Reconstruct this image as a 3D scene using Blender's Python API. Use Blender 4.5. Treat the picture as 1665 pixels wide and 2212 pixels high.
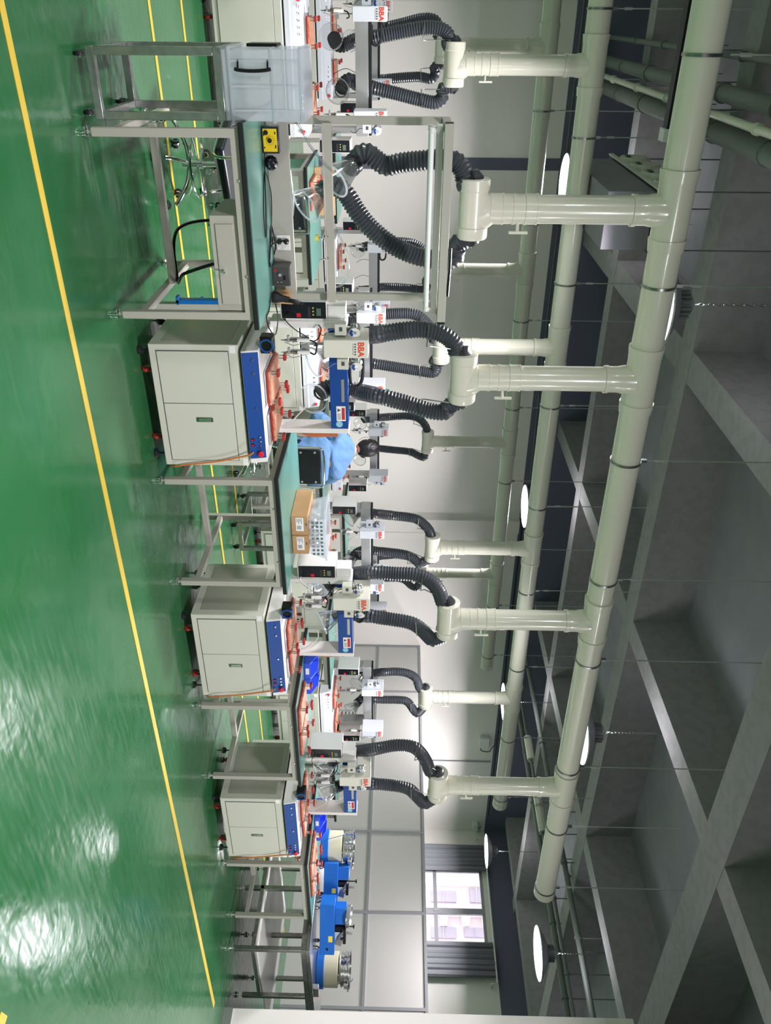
import bpy, bmesh, math, random
from mathutils import Vector, Matrix
random.seed(7)
PI = math.pi
for o in list(bpy.data.objects): bpy.data.objects.remove(o)
S = bpy.context.scene
COL = S.collection

# ------------------------------------------------------------------ camera
FPX, YAW, PITCH, ROLL, EYE = 1730.57, 0.562573, 0.0151364, -0.0166240, 1.5
Fw = Vector((math.sin(YAW)*math.cos(PITCH), math.cos(YAW)*math.cos(PITCH), -math.sin(PITCH)))
_r = Fw.cross(Vector((0, 0, 1))).normalized(); _d = -_r.cross(Fw)
Rt = _r*math.cos(ROLL) + _d*math.sin(ROLL)          # to the right when the room stands upright
Dn = -_r*math.sin(ROLL) + _d*math.cos(ROLL)         # downwards
EYEP = Vector((0, 0, EYE))
cam = bpy.data.cameras.new('camera'); camo = bpy.data.objects.new('camera', cam); COL.objects.link(camo)
cam.sensor_fit = 'VERTICAL'; cam.sensor_height = 36; cam.lens = FPX/2212*36
cam.clip_start = 0.05; cam.clip_end = 200
Xc, Yc, Zc = -Dn, -Rt, -Fw                          # the phone was held turned by a quarter
camo.matrix_world = Matrix(((Xc.x, Yc.x, Zc.x, 0), (Xc.y, Yc.y, Zc.y, 0), (Xc.z, Yc.z, Zc.z, EYE), (0, 0, 0, 1)))
S.camera = camo

def at(x, y, Y=None, X=None, Z=None):
    """the place seen at photo point (x, y) on the plane of a known depth, row or height"""
    d = Fw + Rt*((y-1106)/FPX) + Dn*(((1665-x)-832.5)/FPX)
    if Y is not None: t = Y/d.y
    elif X is not None: t = X/d.x
    else: t = (Z-EYE)/d.z
    return EYEP + d*t

# ------------------------------------------------------------------ world, exposure, lamps
w = bpy.data.worlds.new('world'); S.world = w; w.use_nodes = True
w.node_tree.nodes['Background'].inputs[0].default_value = (0.93, 0.95, 1.0, 1)
w.node_tree.nodes['Background'].inputs[1].default_value = 2.4
S.view_settings.view_transform = 'Standard'; S.view_settings.look = 'None'
S.view_settings.gamma = 1; S.view_settings.use_curve_mapping = False
S.view_settings.exposure = 0.70
LAMP_W = 100.0

def srgb(c):
    return tuple(((v/255)/12.92 if v/255 <= 0.04045 else ((v/255+0.055)/1.055)**2.4) for v in c) + (1,)

def mat(name, c, rough=0.5, metal=0.0, coat=0.0, noise=None, emit=None, bump=None, trans=0, ior=1.45, alpha=None):
    m = bpy.data.materials.new(name); m.use_nodes = True
    nt = m.node_tree; b = nt.nodes['Principled BSDF']
    b.inputs['Base Color'].default_value = srgb(c); b.inputs['Roughness'].default_value = rough
    b.inputs['Metallic'].default_value = metal; b.inputs['Coat Weight'].default_value = coat
    b.inputs['Coat Roughness'].default_value = 0.08
    b.inputs['Transmission Weight'].default_value = trans; b.inputs['IOR'].default_value = ior
    if noise:
        scale, c2, lo, hi = noise
        tc = nt.nodes.new('ShaderNodeTexCoord'); n = nt.nodes.new('ShaderNodeTexNoise')
        n.inputs['Scale'].default_value = scale; n.inputs['Detail'].default_value = 5
        r = nt.nodes.new('ShaderNodeValToRGB')
        r.color_ramp.elements[0].position = lo; r.color_ramp.elements[0].color = srgb(c)
        r.color_ramp.elements[1].position = hi; r.color_ramp.elements[1].color = srgb(c2)
        nt.links.new(tc.outputs['Object'], n.inputs['Vector']); nt.links.new(n.outputs['Fac'], r.inputs['Fac'])
        nt.links.new(r.outputs['Color'], b.inputs['Base Color'])
    if bump:
        scale, st = bump
        tc = nt.nodes.new('ShaderNodeTexCoord'); n = nt.nodes.new('ShaderNodeTexNoise'); n.inputs['Scale'].default_value = scale
        bp = nt.nodes.new('ShaderNodeBump'); bp.inputs['Strength'].default_value = st; bp.inputs['Distance'].default_value = 0.01
        nt.links.new(tc.outputs['Object'], n.inputs['Vector']); nt.links.new(n.outputs['Fac'], bp.inputs['Height'])
        nt.links.new(bp.outputs['Normal'], b.inputs['Normal'])
    if emit:
        b.inputs['Emission Color'].default_value = srgb(emit[0]); b.inputs['Emission Strength'].default_value = emit[1]
    return m

def clear(name, tint=(235, 240, 240), shine=0.12, body=0.1):
    """thin clear plastic: mostly see-through, some shine, a little milky body"""
    m = bpy.data.materials.new(name); m.use_nodes = True; nt = m.node_tree; nt.nodes.clear()
    out = nt.nodes.new('ShaderNodeOutputMaterial'); tr = nt.nodes.new('ShaderNodeBsdfTransparent'); tr.inputs[0].default_value = srgb(tint)
    gl = nt.nodes.new('ShaderNodeBsdfGlossy'); gl.inputs['Roughness'].default_value = 0.08
    df = nt.nodes.new('ShaderNodeBsdfDiffuse'); df.inputs[0].default_value = srgb((244, 248, 252))
    tl = nt.nodes.new('ShaderNodeBsdfTranslucent'); tl.inputs[0].default_value = srgb((244, 248, 252))
    ad = nt.nodes.new('ShaderNodeMixShader'); ad.inputs[0].default_value = 0.5
    nt.links.new(df.outputs[0], ad.inputs[1]); nt.links.new(tl.outputs[0], ad.inputs[2])
    lw = nt.nodes.new('ShaderNodeLayerWeight'); lw.inputs[0].default_value = 0.35
    mx = nt.nodes.new('ShaderNodeMath'); mx.operation = 'MULTIPLY_ADD'; mx.inputs[1].default_value = 0.6; mx.inputs[2].default_value = shine
    m1 = nt.nodes.new('ShaderNodeMixShader'); m2 = nt.nodes.new('ShaderNodeMixShader'); m2.inputs[0].default_value = body
    nt.links.new(lw.outputs['Fresnel'], mx.inputs[0]); nt.links.new(mx.outputs[0], m1.inputs[0])
    nt.links.new(tr.outputs[0], m1.inputs[1]); nt.links.new(gl.outputs[0], m1.inputs[2])
    nt.links.new(m1.outputs[0], m2.inputs[1]); nt.links.new(ad.outputs[0], m2.inputs[2]); nt.links.new(m2.outputs[0], out.inputs[0])
    return m

M = dict(
    wall=mat('white_wall_paint', (230, 224, 220), 0.32, bump=(14, 0.05)),
    panel=mat('white_partition_panel', (206, 203, 200), 0.35), nearwall=mat('near_white_paint', (240, 237, 232), 0.4),
    dark=mat('dark_ceiling_paint', (134, 130, 139), 0.75, noise=(3, (141, 137, 145), 0.35, 0.65)),
    upper=mat('dark_blue_grey_wall_paint', (94, 94, 114), 0.75), rod=mat('pale_zinc_rod', (176, 180, 178), 0.45, 0.1),
    beam=mat('grey_beam_paint', (152, 147, 151), 0.75, noise=(9, (144, 140, 143), 0.45, 0.6)),
    pipe=mat('cream_pipe_plastic', (218, 217, 201), 0.24, coat=0.3),
    duct=mat('grey_duct_paint', (110, 116, 112), 0.5),
    hose=mat('charcoal_hose_rubber', (66, 70, 76), 0.42, coat=0.2),
    alu=mat('brushed_aluminium', (190, 192, 192), 0.33, 0.75),
    grid=mat('grey_aluminium_grid', (160, 160, 166), 0.45, 0.2),
    steel=mat('brushed_stainless_steel', (176, 178, 176), 0.26, 0.9, noise=(30, (158, 160, 158), 0.4, 0.6)),
    chrome=mat('chrome', (232, 233, 235), 0.16, 1.0),
    zinc=mat('zinc_plated_steel', (150, 152, 152), 0.3, 1.0),
    frame=mat('grey_powder_coat', (170, 169, 158), 0.42),
    cab=mat('cream_grey_powder_coat', (200, 202, 188), 0.45),
    cabside=mat('pale_steel_side', (182, 180, 170), 0.35, 0.35),
    white=mat('white_powder_coat', (226, 226, 222), 0.35),
    cream=mat('cream_head_shell', (214, 214, 200), 0.35),
    robw=mat('cool_white_head_shell', (216, 221, 228), 0.35),
    blue=mat('royal_blue_panel', (16, 68, 142), 0.4),
    feedblue=mat('azure_blue_paint', (22, 104, 196), 0.4),
    bin=mat('blue_bin_plastic', (58, 92, 220), 0.35),
    crate=mat('bright_blue_crate_plastic', (20, 120, 205), 0.35),
    sticker=mat('pale_blue_sticker', (140, 200, 215), 0.5),
    teal=mat('green_antistatic_mat', (80, 128, 116), 0.3, noise=(2, (90, 138, 127), 0.4, 0.6)),
    rubber=mat('black_rubber', (22, 24, 27), 0.5),
    black=mat('black_plastic', (14, 15, 17), 0.3),
    navy=mat('navy_black_panel', (14, 18, 28), 0.25, coat=0.4),
    red=mat('dark_red_plastic', (160, 44, 34), 0.4),
    redbtn=mat('red_button', (210, 30, 48), 0.35),
    copper=mat('orange_board_laminate', (208, 152, 122), 0.4, noise=(25, (194, 130, 102), 0.45, 0.6)),
    orange=mat('orange_cable', (205, 118, 52), 0.45),
    glove=mat('orange_leather', (190, 104, 72), 0.35),
    yellow=mat('yellow_line_paint', (198, 174, 64), 0.4),
    yel=mat('yellow_plate', (240, 205, 30), 0.4),
    yknob=mat('yellow_knob', (235, 215, 90), 0.4),
    label=mat('white_label', (235, 235, 232), 0.5),
    warn=mat('warning_red', (196, 44, 44), 0.5),
    green=mat('green_plastic', (30, 130, 70), 0.4),
    lcd=mat('grey_lcd', (96, 116, 106), 0.25),
    lcdon=mat('lit_lcd', (200, 225, 240), 0.3, emit=((190, 225, 250), 0.8)),
    card=mat('brown_cardboard', (186, 148, 106), 0.7, noise=(6, (178, 140, 98), 0.4, 0.6)),
    logo=mat('orange_red_logo', (226, 70, 40), 0.4),
    ink=mat('grey_ink', (70, 74, 84), 0.5),
    curtain=mat('grey_curtain_cloth', (146, 148, 156), 0.8),
    coat=mat('light_blue_coat_cloth', (94, 134, 178), 0.75, bump=(16, 0.8)),
    skin=mat('skin', (206, 160, 138), 0.5), hair=mat('black_hair', (18, 17, 20), 0.45, bump=(60, 0.5)),
    trouser=mat('dark_trouser_cloth', (40, 44, 56), 0.8), shoe=mat('black_shoe', (22, 22, 24), 0.4),
    seat=mat('dark_green_vinyl', (24, 34, 38), 0.35),
    ivory=mat('ivory_drum_paint', (214, 212, 184), 0.4),
    redhose=mat('red_coil_hose', (225, 66, 48), 0.3),
    glow=mat('lamp_glow', (255, 255, 255), 0.5, emit=((235, 245, 255), 5.0)),
    tube=mat('white_lamp_tube', (238, 240, 240), 0.3),
    hull=mat('lamp_housing_metal', (170, 170, 176), 0.35, 0.6),
    facade=mat('pinkish_facade_paint', (196, 176, 182), 0.8),
    facwin=mat('facade_window', (150, 142, 156), 0.3),
    pcb=mat('dark_board_with_green_edge', (50, 84, 72), 0.4),
    clear=clear('clear_plastic', (250, 252, 252), 0.10, 0.06), milky=clear('milky_plastic', (251, 253, 255), 0.05, 0.36),
    bag=clear('thin_plastic_bag', (248, 246, 245), 0.18, 0.45), glass=clear('window_glass', (250, 250, 250), 0.04, 0.0),
)
_m = M['copper']; _n = _m.node_tree; _b = _n.nodes['Principled BSDF']; _src = _b.inputs['Base Color'].links[0].from_socket
_tc = _n.nodes.new('ShaderNodeTexCoord'); _v = _n.nodes.new('ShaderNodeTexVoronoi'); _v.inputs['Scale'].default_value = 16; _v.inputs['Randomness'].default_value = 0.0
_c = _n.nodes.new('ShaderNodeMath'); _c.operation = 'LESS_THAN'; _c.inputs[1].default_value = 0.28; _x = _n.nodes.new('ShaderNodeMix'); _x.data_type = 'RGBA'
_n.links.new(_tc.outputs['Object'], _v.inputs['Vector']); _n.links.new(_v.outputs['Distance'], _c.inputs[0]); _n.links.new(_c.outputs[0], _x.inputs['Factor'])
_n.links.new(_src, _x.inputs['A']); _x.inputs['B'].default_value = srgb((176, 98, 68)); _n.links.new(_x.outputs['Result'], _b.inputs['Base Color'])
# glossy epoxy floor: scuffs change the gloss, faint mottling changes the green
fm = bpy.data.materials.new('green_epoxy_floor'); fm.use_nodes = True; nt = fm.node_tree; b = nt.nodes['Principled BSDF']
tc = nt.nodes.new('ShaderNodeTexCoord'); n1 = nt.nodes.new('ShaderNodeTexNoise'); n1.inputs['Scale'].default_value = 1.3; n1.inputs['Detail'].default_value = 6
rp = nt.nodes.new('ShaderNodeValToRGB'); rp.color_ramp.elements[0].position = 0.35; rp.color_ramp.elements[0].color = srgb((36, 92, 52))
rp.color_ramp.elements[1].position = 0.68; rp.color_ramp.elements[1].color = srgb((54, 104, 68))
mp = nt.nodes.new('ShaderNodeMapping'); mp.inputs['Scale'].default_value = (1.0, 7.0, 1.0)
n2 = nt.nodes.new('ShaderNodeTexNoise'); n2.inputs['Scale'].default_value = 5; n2.inputs['Detail'].default_value = 8
r2 = nt.nodes.new('ShaderNodeMapRange'); r2.inputs[1].default_value = 0.35; r2.inputs[2].default_value = 0.75; r2.inputs[3].default_value = 0.12; r2.inputs[4].default_value = 0.26
n3 = nt.nodes.new('ShaderNodeTexNoise'); n3.inputs['Scale'].default_value = 9; bp = nt.nodes.new('ShaderNodeBump'); bp.inputs['Strength'].default_value = 0.12; bp.inputs['Distance'].default_value = 0.02
L = nt.links.new
L(tc.outputs['Object'], n1.inputs['Vector']); L(n1.outputs['Fac'], rp.inputs['Fac']); L(rp.outputs['Color'], b.inputs['Base Color'])
L(tc.outputs['Object'], mp.inputs['Vector']); L(mp.outputs[0], n2.inputs['Vector']); L(n2.outputs['Fac'], r2.inputs[0]); L(r2.outputs[0], b.inputs['Roughness'])
L(tc.outputs['Object'], n3.inputs['Vector']); L(n3.outputs['Fac'], bp.inputs['Height']); L(bp.outputs['Normal'], b.inputs['Normal'])
b.inputs['Coat Weight'].default_value = 0.0; b.inputs['Coat Roughness'].default_value = 0.1; b.inputs['Specular IOR Level'].default_value = 0.26
M['floor'] = fm

# ------------------------------------------------------------------ mesh tools
def smooth_path(pts, step):
    pts = [Vector(p) for p in pts]
    if len(pts) < 3: P = pts
    else:
        e = [pts[0]*2-pts[1]] + pts + [pts[-1]*2-pts[-2]]; P = []
        for i in range(1, len(e)-2):
            a, b_, c, d = e[i-1], e[i], e[i+1], e[i+2]
            n = max(2, int((c-b_).length/0.01))
            n = min(n, 60)
            for k in range(n):
                t = k/n
                P.append(0.5*((2*b_)+(c-a)*t+(2*a-5*b_+4*c-d)*t*t+(3*b_-a-3*c+d)*t**3))
        P.append(pts[-1])
    out = [P[0]]; acc = 0
    for i in range(1, len(P)):
        seg = (P[i]-P[i-1]).length
        if seg < 1e-9: continue
        p0 = 0.0
        while acc+seg-p0 >= step:
            p0 += step-acc; acc = 0
            out.append(P[i-1].lerp(P[i], p0/seg))
        acc += seg-p0
    if (out[-1]-P[-1]).length > step*0.3: out.append(P[-1])
    return out

class MB:
    def __init__(s, off=(0, 0, 0)): s.v = []; s.f = []; s.off = Vector(off)
    def add(s, vs, fs):
        n = len(s.v); s.v += [Vector(p)-s.off for p in vs]; s.f += [tuple(i+n for i in f) for f in fs]; return s
    def box(s, x0, y0, z0, x1, y1, z1):
        return s.add([(x0,y0,z0),(x1,y0,z0),(x1,y1,z0),(x0,y1,z0),(x0,y0,z1),(x1,y0,z1),(x1,y1,z1),(x0,y1,z1)],
                     [(0,3,2,1),(4,5,6,7),(0,1,5,4),(1,2,6,5),(2,3,7,6),(3,0,4,7)])
    def obox(s, c, hx, hy, hz, M3):
        c = Vector(c); vs = [c + M3 @ Vector((a*hx, b_*hy, d*hz)) for d in (-1, 1) for a, b_ in ((-1,-1),(1,-1),(1,1),(-1,1))]
        return s.add(vs, [(0,3,2,1),(4,5,6,7),(0,1,5,4),(1,2,6,5),(2,3,7,6),(3,0,4,7)])
    def bar(s, p, q, w_, h_):
        """a square bar between two points, w_ across, h_ up"""
        p = Vector(p); q = Vector(q); d = (q-p).normalized(); up = Vector((0,0,1)) if abs(d.z) < 0.95 else Vector((0,1,0))
        sx = d.cross(up).normalized(); uz = sx.cross(d)
        return s.obox((p+q)/2, (q-p).length/2, w_/2, h_/2, Matrix((d, sx, uz)).transposed())
    def tube(s, pts, r, n=10, cap=True):
        P = [Vector(p) for p in pts]; m = len(P); vs = []; fs = []
        d = (P[1]-P[0]).normalized(); u = d.orthogonal().normalized()
        for i, p in enumerate(P):
            dd = (P[min(i+1, m-1)]-P[max(i-1, 0)]).normalized()
            u = (u-dd*u.dot(dd)).normalized(); v = dd.cross(u); rr = r(i) if callable(r) else r
            vs += [p+(u*math.cos(2*PI*k/n)+v*math.sin(2*PI*k/n))*rr for k in range(n)]
        for i in range(m-1):
            for k in range(n):
                a = i*n+k; b_ = i*n+(k+1) % n; fs.append((a, b_, b_+n, a+n))
        if cap: fs.append(tuple(range(n-1, -1, -1))); fs.append(tuple(range((m-1)*n, m*n)))
        return s.add(vs, fs)
    def cyl(s, p, q, r, n=20): return s.tube([p, q], r, n)
    def lathe(s, prof, c, ax=(0,0,1), n=28, close=False):
        """profile [(r, h)] turned about an axis through c"""
        ax = Vector(ax).normalized(); u = ax.orthogonal().normalized(); v = ax.cross(u); c = Vector(c); vs = []; fs = []
        for r, h in prof: vs += [c+ax*h+(u*math.cos(2*PI*k/n)+v*math.sin(2*PI*k/n))*max(r, 1e-4) for k in range(n)]
        m = len(prof)
        for i in range(m-1 if not close else m):
            j = (i+1) % m
            for k in range(n): fs.append((i*n+k, i*n+(k+1) % n, j*n+(k+1) % n, j*n+k))
        return s.add(vs, fs)
    def prism(s, poly, lo, hi, axis='x'):
        n = len(poly); f3 = {'x': lambda t, a, b_: (t, a, b_), 'y': lambda t, a, b_: (a, t, b_), 'z': lambda t, a, b_: (a, b_, t)}[axis]
        vs = [f3(lo, *p) for p in poly]+[f3(hi, *p) for p in poly]
        return s.add(vs, [tuple(range(n-1, -1, -1)), tuple(range(n, 2*n))]+[(i, (i+1) % n, n+(i+1) % n, n+i) for i in range(n)])
    def build(s, name, m, parent=None, bevel=0.0, flat=False, seg=2):
        me = bpy.data.meshes.new(name); me.from_pydata([tuple(v) for v in s.v], [], s.f); me.update()
        bm = bmesh.new(); bm.from_mesh(me); bmesh.ops.recalc_face_normals(bm, faces=bm.faces); bm.to_mesh(me); bm.free()
        me.materials.append(M[m] if isinstance(m, str) else m)
        if not flat:
            me.polygons.foreach_set('use_smooth', [True]*len(me.polygons)); me.set_sharp_from_angle(angle=0.7)
        o = bpy.data.objects.new(name, me); COL.objects.link(o)
        if parent: o.parent = parent
        if bevel:
            md = o.modifiers.new('bevel', 'BEVEL'); md.width = bevel; md.segments = seg; md.limit_method = 'ANGLE'; md.angle_limit = 0.7
            md.harden_normals = False
        return o

def tag(o, label, cat, group=None, kind=None):
    o['label'] = label; o['category'] = cat
    if group: o['group'] = group
    if kind: o['kind'] = kind
    return o
def thing(name, label, cat, loc=(0,0,0), rz=0, group=None):
    o = bpy.data.objects.new(name, None); COL.objects.link(o); o.location = loc; o.rotation_euler = (0,0,rz); o.empty_display_size = 0.1
    return tag(o, label, cat, group)
KIDS = {}
def children(o): return [c for c in bpy.data.objects if c.parent == o]
def dup(root, loc, label, rz=None, group=None):
    def cp(o, par):
        c = o.copy(); COL.objects.link(c); c.parent = par
        for ch in children(o): cp(ch, c)
        return c
    r = cp(root, None); r.location = loc
    if rz is not None: r.rotation_euler = (0,0,rz)
    r['label'] = label
    if group: r['group'] = group
    return r
def struct(o): o['kind'] = 'structure'; return o
_fonts = {}
def text_mesh(txt, size, m, name, parent, matrix, depth=0.0008):
    key = (txt, size)
    cu = bpy.data.curves.new(name, 'FONT'); cu.body = txt; cu.size = size; cu.extrude = depth; cu.align_x = 'CENTER'; cu.align_y = 'CENTER'; cu.resolution_u = 3
    cu.offset = size*0.02
    to = bpy.data.objects.new('tmp', cu); COL.objects.link(to); bpy.context.view_layer.update()
    me = bpy.data.meshes.new_from_object(to.evaluated_get(bpy.context.evaluated_depsgraph_get()))
    bpy.data.objects.remove(to); me.transform(matrix); me.materials.clear(); me.materials.append(M[m]); me.name = name
    o = bpy.data.objects.new(name, me); COL.objects.link(o); o.parent = parent
    return o
def facing(x, y, z, rz=0):            # upright lettering facing the front (-Y)
    return Matrix.Translation((x, y, z)) @ Matrix.Rotation(rz, 4, 'Z') @ Matrix.Rotation(PI/2, 4, 'X')

# ------------------------------------------------------------------ the room
XL, XR, YB, YF, ZS, ZP = -6.0, 17.77, 13.0, -7.0, 5.0, 3.84
fl = struct(MB().box(XL-.2, YF-.2, -.1, XR+.2, YB+.2, 0).build('floor', 'floor'))
for p, q, wd in (((-6, 3.74, 0), (7.70, 3.28+0.03, 0), .055),):
    pass
def line(pts, wd):
    m = MB()
    (x0, y0), (x1, y1) = pts; d = Vector((x1-x0, y1-y0)).normalized(); nrm = Vector((-d.y, d.x))*wd/2
    m.prism([(x0+nrm.x, y0+nrm.y), (x0-nrm.x, y0-nrm.y), (x1-nrm.x, y1-nrm.y), (x1+nrm.x, y1+nrm.y)], 0.0005, 0.003, 'z')
    o = m.build('painted_line', 'yellow', fl); o['label'] = 'yellow painted aisle line'; return o
A1 = at(143, 670, Z=0); A2 = at(462, 2172, Z=0)
dA = (A2-A1); line([(A1.x-dA.x*1.6, A1.y-dA.y*1.6), (A2.x, A2.y)], .05)
B1 = at(320, 0, Z=0); B2 = at(460, 1040, Z=0); d_ = B2-B1; line([(B1.x-d_.x, B1.y-d_.y), (B1.x+d_.x*3.2, B1.y+d_.y*3.2)], .05)
C1 = at(390, 0, Z=0); C2 = at(505, 1040, Z=0); d_ = C2-C1; line([(C1.x-d_.x, C1.y-d_.y), (C1.x+d_.x*3.0, C1.y+d_.y*3.0)], .05)
K1 = at(8, 2190, Z=0); line([(K1.x, K1.y), (K1.x+4*.25, K1.y-4)], .07)

bw = struct(MB().box(XL, YB, 0, XR, YB+.15, ZP).build('wall_back', 'wall'))
bt = struct(MB().box(XL, YB, ZP, XR, YB+.15, ZS).build('wall_back_upper', 'upper')); bt.name = 'trim_1'
struct(MB().box(-.65, YB-.03, 0, -0.10, YB, ZP).build('trim_2', 'wall'))
struct(MB().box(1.90, YB-.015, 0, 2.07, YB+.01, ZP).build('trim_3', 'upper'))
struct(MB().box(8.30, YB-.10, 0, 8.58, YB, ZP).build('trim_4', 'wall'))
# end wall with its window opening
wy0, wy1, wz0, wz1 = 9.78, 11.92, 1.2, 3.69
m = MB().box(XR, YF, 0, XR+.15, wy0, ZP); m.box(XR, wy1, 0, XR+.15, YB, ZP); m.box(XR, wy0, 0, XR+.15, wy1, wz0); m.box(XR, wy0, wz1, XR+.15, wy1, ZP)
struct(m.build('wall_right', 'wall', flat=True))
struct(MB().box(XR, YF, ZP, XR+.15, YB, ZS).build('trim_5', 'upper'))
struct(MB().box(XL-.15, YF, 0, XL, YB, ZP).build('wall_left', 'wall')); struct(MB().box(XL-.15, YF, ZP, XL, YB, ZS).build('trim_6', 'upper'))
struct(MB().box(XL, YF-.15, 0, XR, YF, ZP).build('wall_front', 'wall')); struct(MB().box(XL, YF-.15, ZP, XR, YF, ZS).build('trim_7', 'upper'))
# near white wall on the right
struct(MB().box(7.72, -1.0, 0, 7.9, 3.73, 3.70).build('wall_near', 'nearwall'))
struct(MB().box(7.705, -1.0, 0, 7.72, 3.73, .08).build('baseboard_near', 'alu'))
# window
win = struct(MB().build('window_1', 'alu')) if False else bpy.data.objects.new('window_1', None)
COL.objects.link(win); win['kind'] = 'structure'
f = MB(); t_ = .07
xf = XR+.02
f.box(xf, wy0, wz0, xf+.06, wy1, wz0+t_); f.box(xf, wy0, wz1-t_, xf+.06, wy1, wz1); f.box(xf, wy0, wz0, xf+.06, wy0+t_, wz1); f.box(xf, wy1-t_, wz0, xf+.06, wy1, wz1)
ym = (wy0+wy1)/2; f.box(xf-.01, ym-.07, wz0, xf+.06, ym+.07, wz1); f.box(xf, wy0, 2.50, xf+.06, wy1, 2.58)
f.build('window_frame', 'grid', win, 0.004)
MB().box(xf+.03, wy0, wz0, xf+.034, wy1, wz1).build('pane', 'glass', win)
MB().box(xf-.05, ym-.012, 2.5, xf-.01, ym+.012, 2.62).build('window_handle', 'chrome', win)
# the house across the yard, seen through the window
fac = thing('office_building', 'pinkish office building seen through the window beyond the curtains', 'building', (31.4, 18, 0))
fo = fac.location
MB(fo).box(30, 2, -3, 38, 34, 20).build('facade', 'facade', fac)
def fbox(x0_, y0_, x1_, y1_, d, name, m, parent=fac):
    a = at(x0_, y0_, X=29.97); c = at(x1_, y1_, X=29.97)
    return MB(fo).box(29.98-d, min(a.y, c.y), min(a.z, c.z), 30, max(a.y, c.y), max(a.z, c.z)).build(name, m, parent, .01)
for q in ((1013, 1920, 1044, 1951), (1002, 2005, 1048, 2026), (930, 1925, 985, 1950), (930, 2003, 985, 2028)):
    k = fbox(*q, .06, 'facade_window', 'facwin'); xm = (q[0]+q[2])/2; fbox(xm-.8, q[1], xm+.8, q[3], .12, 'window_bar', 'white', k)
fbox(900, 1906, 1060, 1916, .25, 'ledge', 'white'); fbox(900, 1978, 1060, 1981, .2, 'drain_pipe', 'white')
for q in ((996, 1983, 1014, 2001), (1040, 1985, 1056, 2001), (950, 1985, 966, 2001)):
    k = fbox(*q, .6, 'air_conditioner', 'white'); fbox(q[0]+3, q[1]+4, q[2]-3, q[3]-6, .64, 'fan_grille', 'grid', k)
# ceiling slab and beams
ce = struct(MB().box(XL-.2, YF-.2, ZS, XR+.2, YB+.2, ZS+.15).build('ceiling', 'dark'))
ZB = 4.35
for x0, x1 in ((2.82, 3.15), (6.22, 6.52), (10.3, 10.6), (-1.6, -1.3), (17.2, 17.5)): MB().box(x0, YF, ZB, x1, YB, ZS).build('beam', 'beam', ce)
for y0, y1 in ((7.5, 7.85), (4.25, 4.7), (10.8, 11.1), (0.9, 1.3), (-2.5, -2.1)): MB().box(XL, y0, ZB-.004, XR, y1, ZS).build('beam', 'beam', ce)

# partition with aluminium grid at the right end
XP, ZT = 11.57, 2.03
pt = struct(MB().box(XP, 4.6, 0, XP+.05, YB, ZT).build('wall_partition', 'panel'))
g_ = MB(); ys = [12.96, 11.62, 10.26, 8.40, 7.0, 5.63]
for y in ys: g_.box(XP-.015, y-.022, 0, XP+.01, y+.022, ZT)
for z in (1.137, ZT-.02): g_.box(XP-.012, 4.6, z-.02, XP+.012, YB, z+.02)
g_.build('grid_frame', 'grid', pt)

# ------------------------------------------------------------------ lamps
def lamp(x, y, label, z=3.5):
    t = thing('high_bay_lamp', label, 'lamp', (x, y, z), group='round high bay lamps')
    MB().lathe([(.34, .0), (.345, .012), (.20, .10), (.10, .135), (.0, .135)], (0, 0, 0), n=40).build('reflector', 'hull', t)
    MB().lathe([(0, 0.006), (.30, .006), (.335, .004), (.335, .0), (0, -.004)], (0, 0, 0), n=40).build('diffuser', 'glow', t)
    m = MB(); m.lathe([(0, .13), (.085, .13), (.085, .21), (.06, .24), (.02, .25), (0, .25)], (0, 0, 0))
    for k in range(16):
        a = 2*PI*k/16; m.obox((.09*math.cos(a), .09*math.sin(a), .175), .02, .004, .04, Matrix.Rotation(a, 3, 'Z'))
    m.build('heat_sink', 'hull', t)
    under = any(a <= x <= b_ for a, b_ in ((2.82, 3.15), (10.3, 10.6), (-1.6, -1.3))) or any(a <= y <= b_ for a, b_ in ((7.5, 7.85), (4.25, 4.7), (10.8, 11.1), (.9, 1.3), (-2.5, -2.1)))
    top = (ZB if under else ZS)-z; m = MB(); n = int(top/.045)
    for k in range(n):
        c = .26+(top-.26)*(k+.5)/n; h = (top-.26)/n*.62
        a = Vector((1, 0, 0)) if k % 2 else Vector((0, 1, 0))
        m.tube([Vector((0, 0, c-h))+a*0, Vector((0, 0, c-h*.5))+a*.009, Vector((0, 0, c+h*.5))+a*.009, Vector((0, 0, c+h))], .003, 5)
        m.tube([Vector((0, 0, c-h)), Vector((0, 0, c-h*.5))-a*.009, Vector((0, 0, c+h*.5))-a*.009, Vector((0, 0, c+h))], .003, 5)
    m.build('chain', 'zinc', t)
    ld = bpy.data.lights.new('lamp_light', 'AREA'); ld.shape = 'DISK'; ld.size = .62; ld.energy = LAMP_W; ld.color = (1.0, 0.945, 0.985); ld.spread = PI if y < 3 else math.radians(152)
    if y > 9: ld.energy = LAMP_W*(2.0 if x > 14 else .66); ld.spread = math.radians(168 if x > 10 else 138)
    if 10 < x < 12 and y < 9: ld.energy = LAMP_W*.45
    lo = bpy.data.objects.new('lamp_light', ld); COL.objects.link(lo); lo.parent = t; lo.location = (0, 0, -.02)
    # some light leaks upwards between the cooling fins
    lu = bpy.data.lights.new('fin_light', 'AREA'); lu.shape = 'DISK'; lu.size = .3; lu.energy = 4.0; lu.color = (0.95, 0.97, 1.0)
    lo = bpy.data.objects.new('fin_light', lu); COL.objects.link(lo); lo.parent = t; lo.location = (0, 0, .27); lo.rotation_euler = (PI, 0, 0)
    return t
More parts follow.
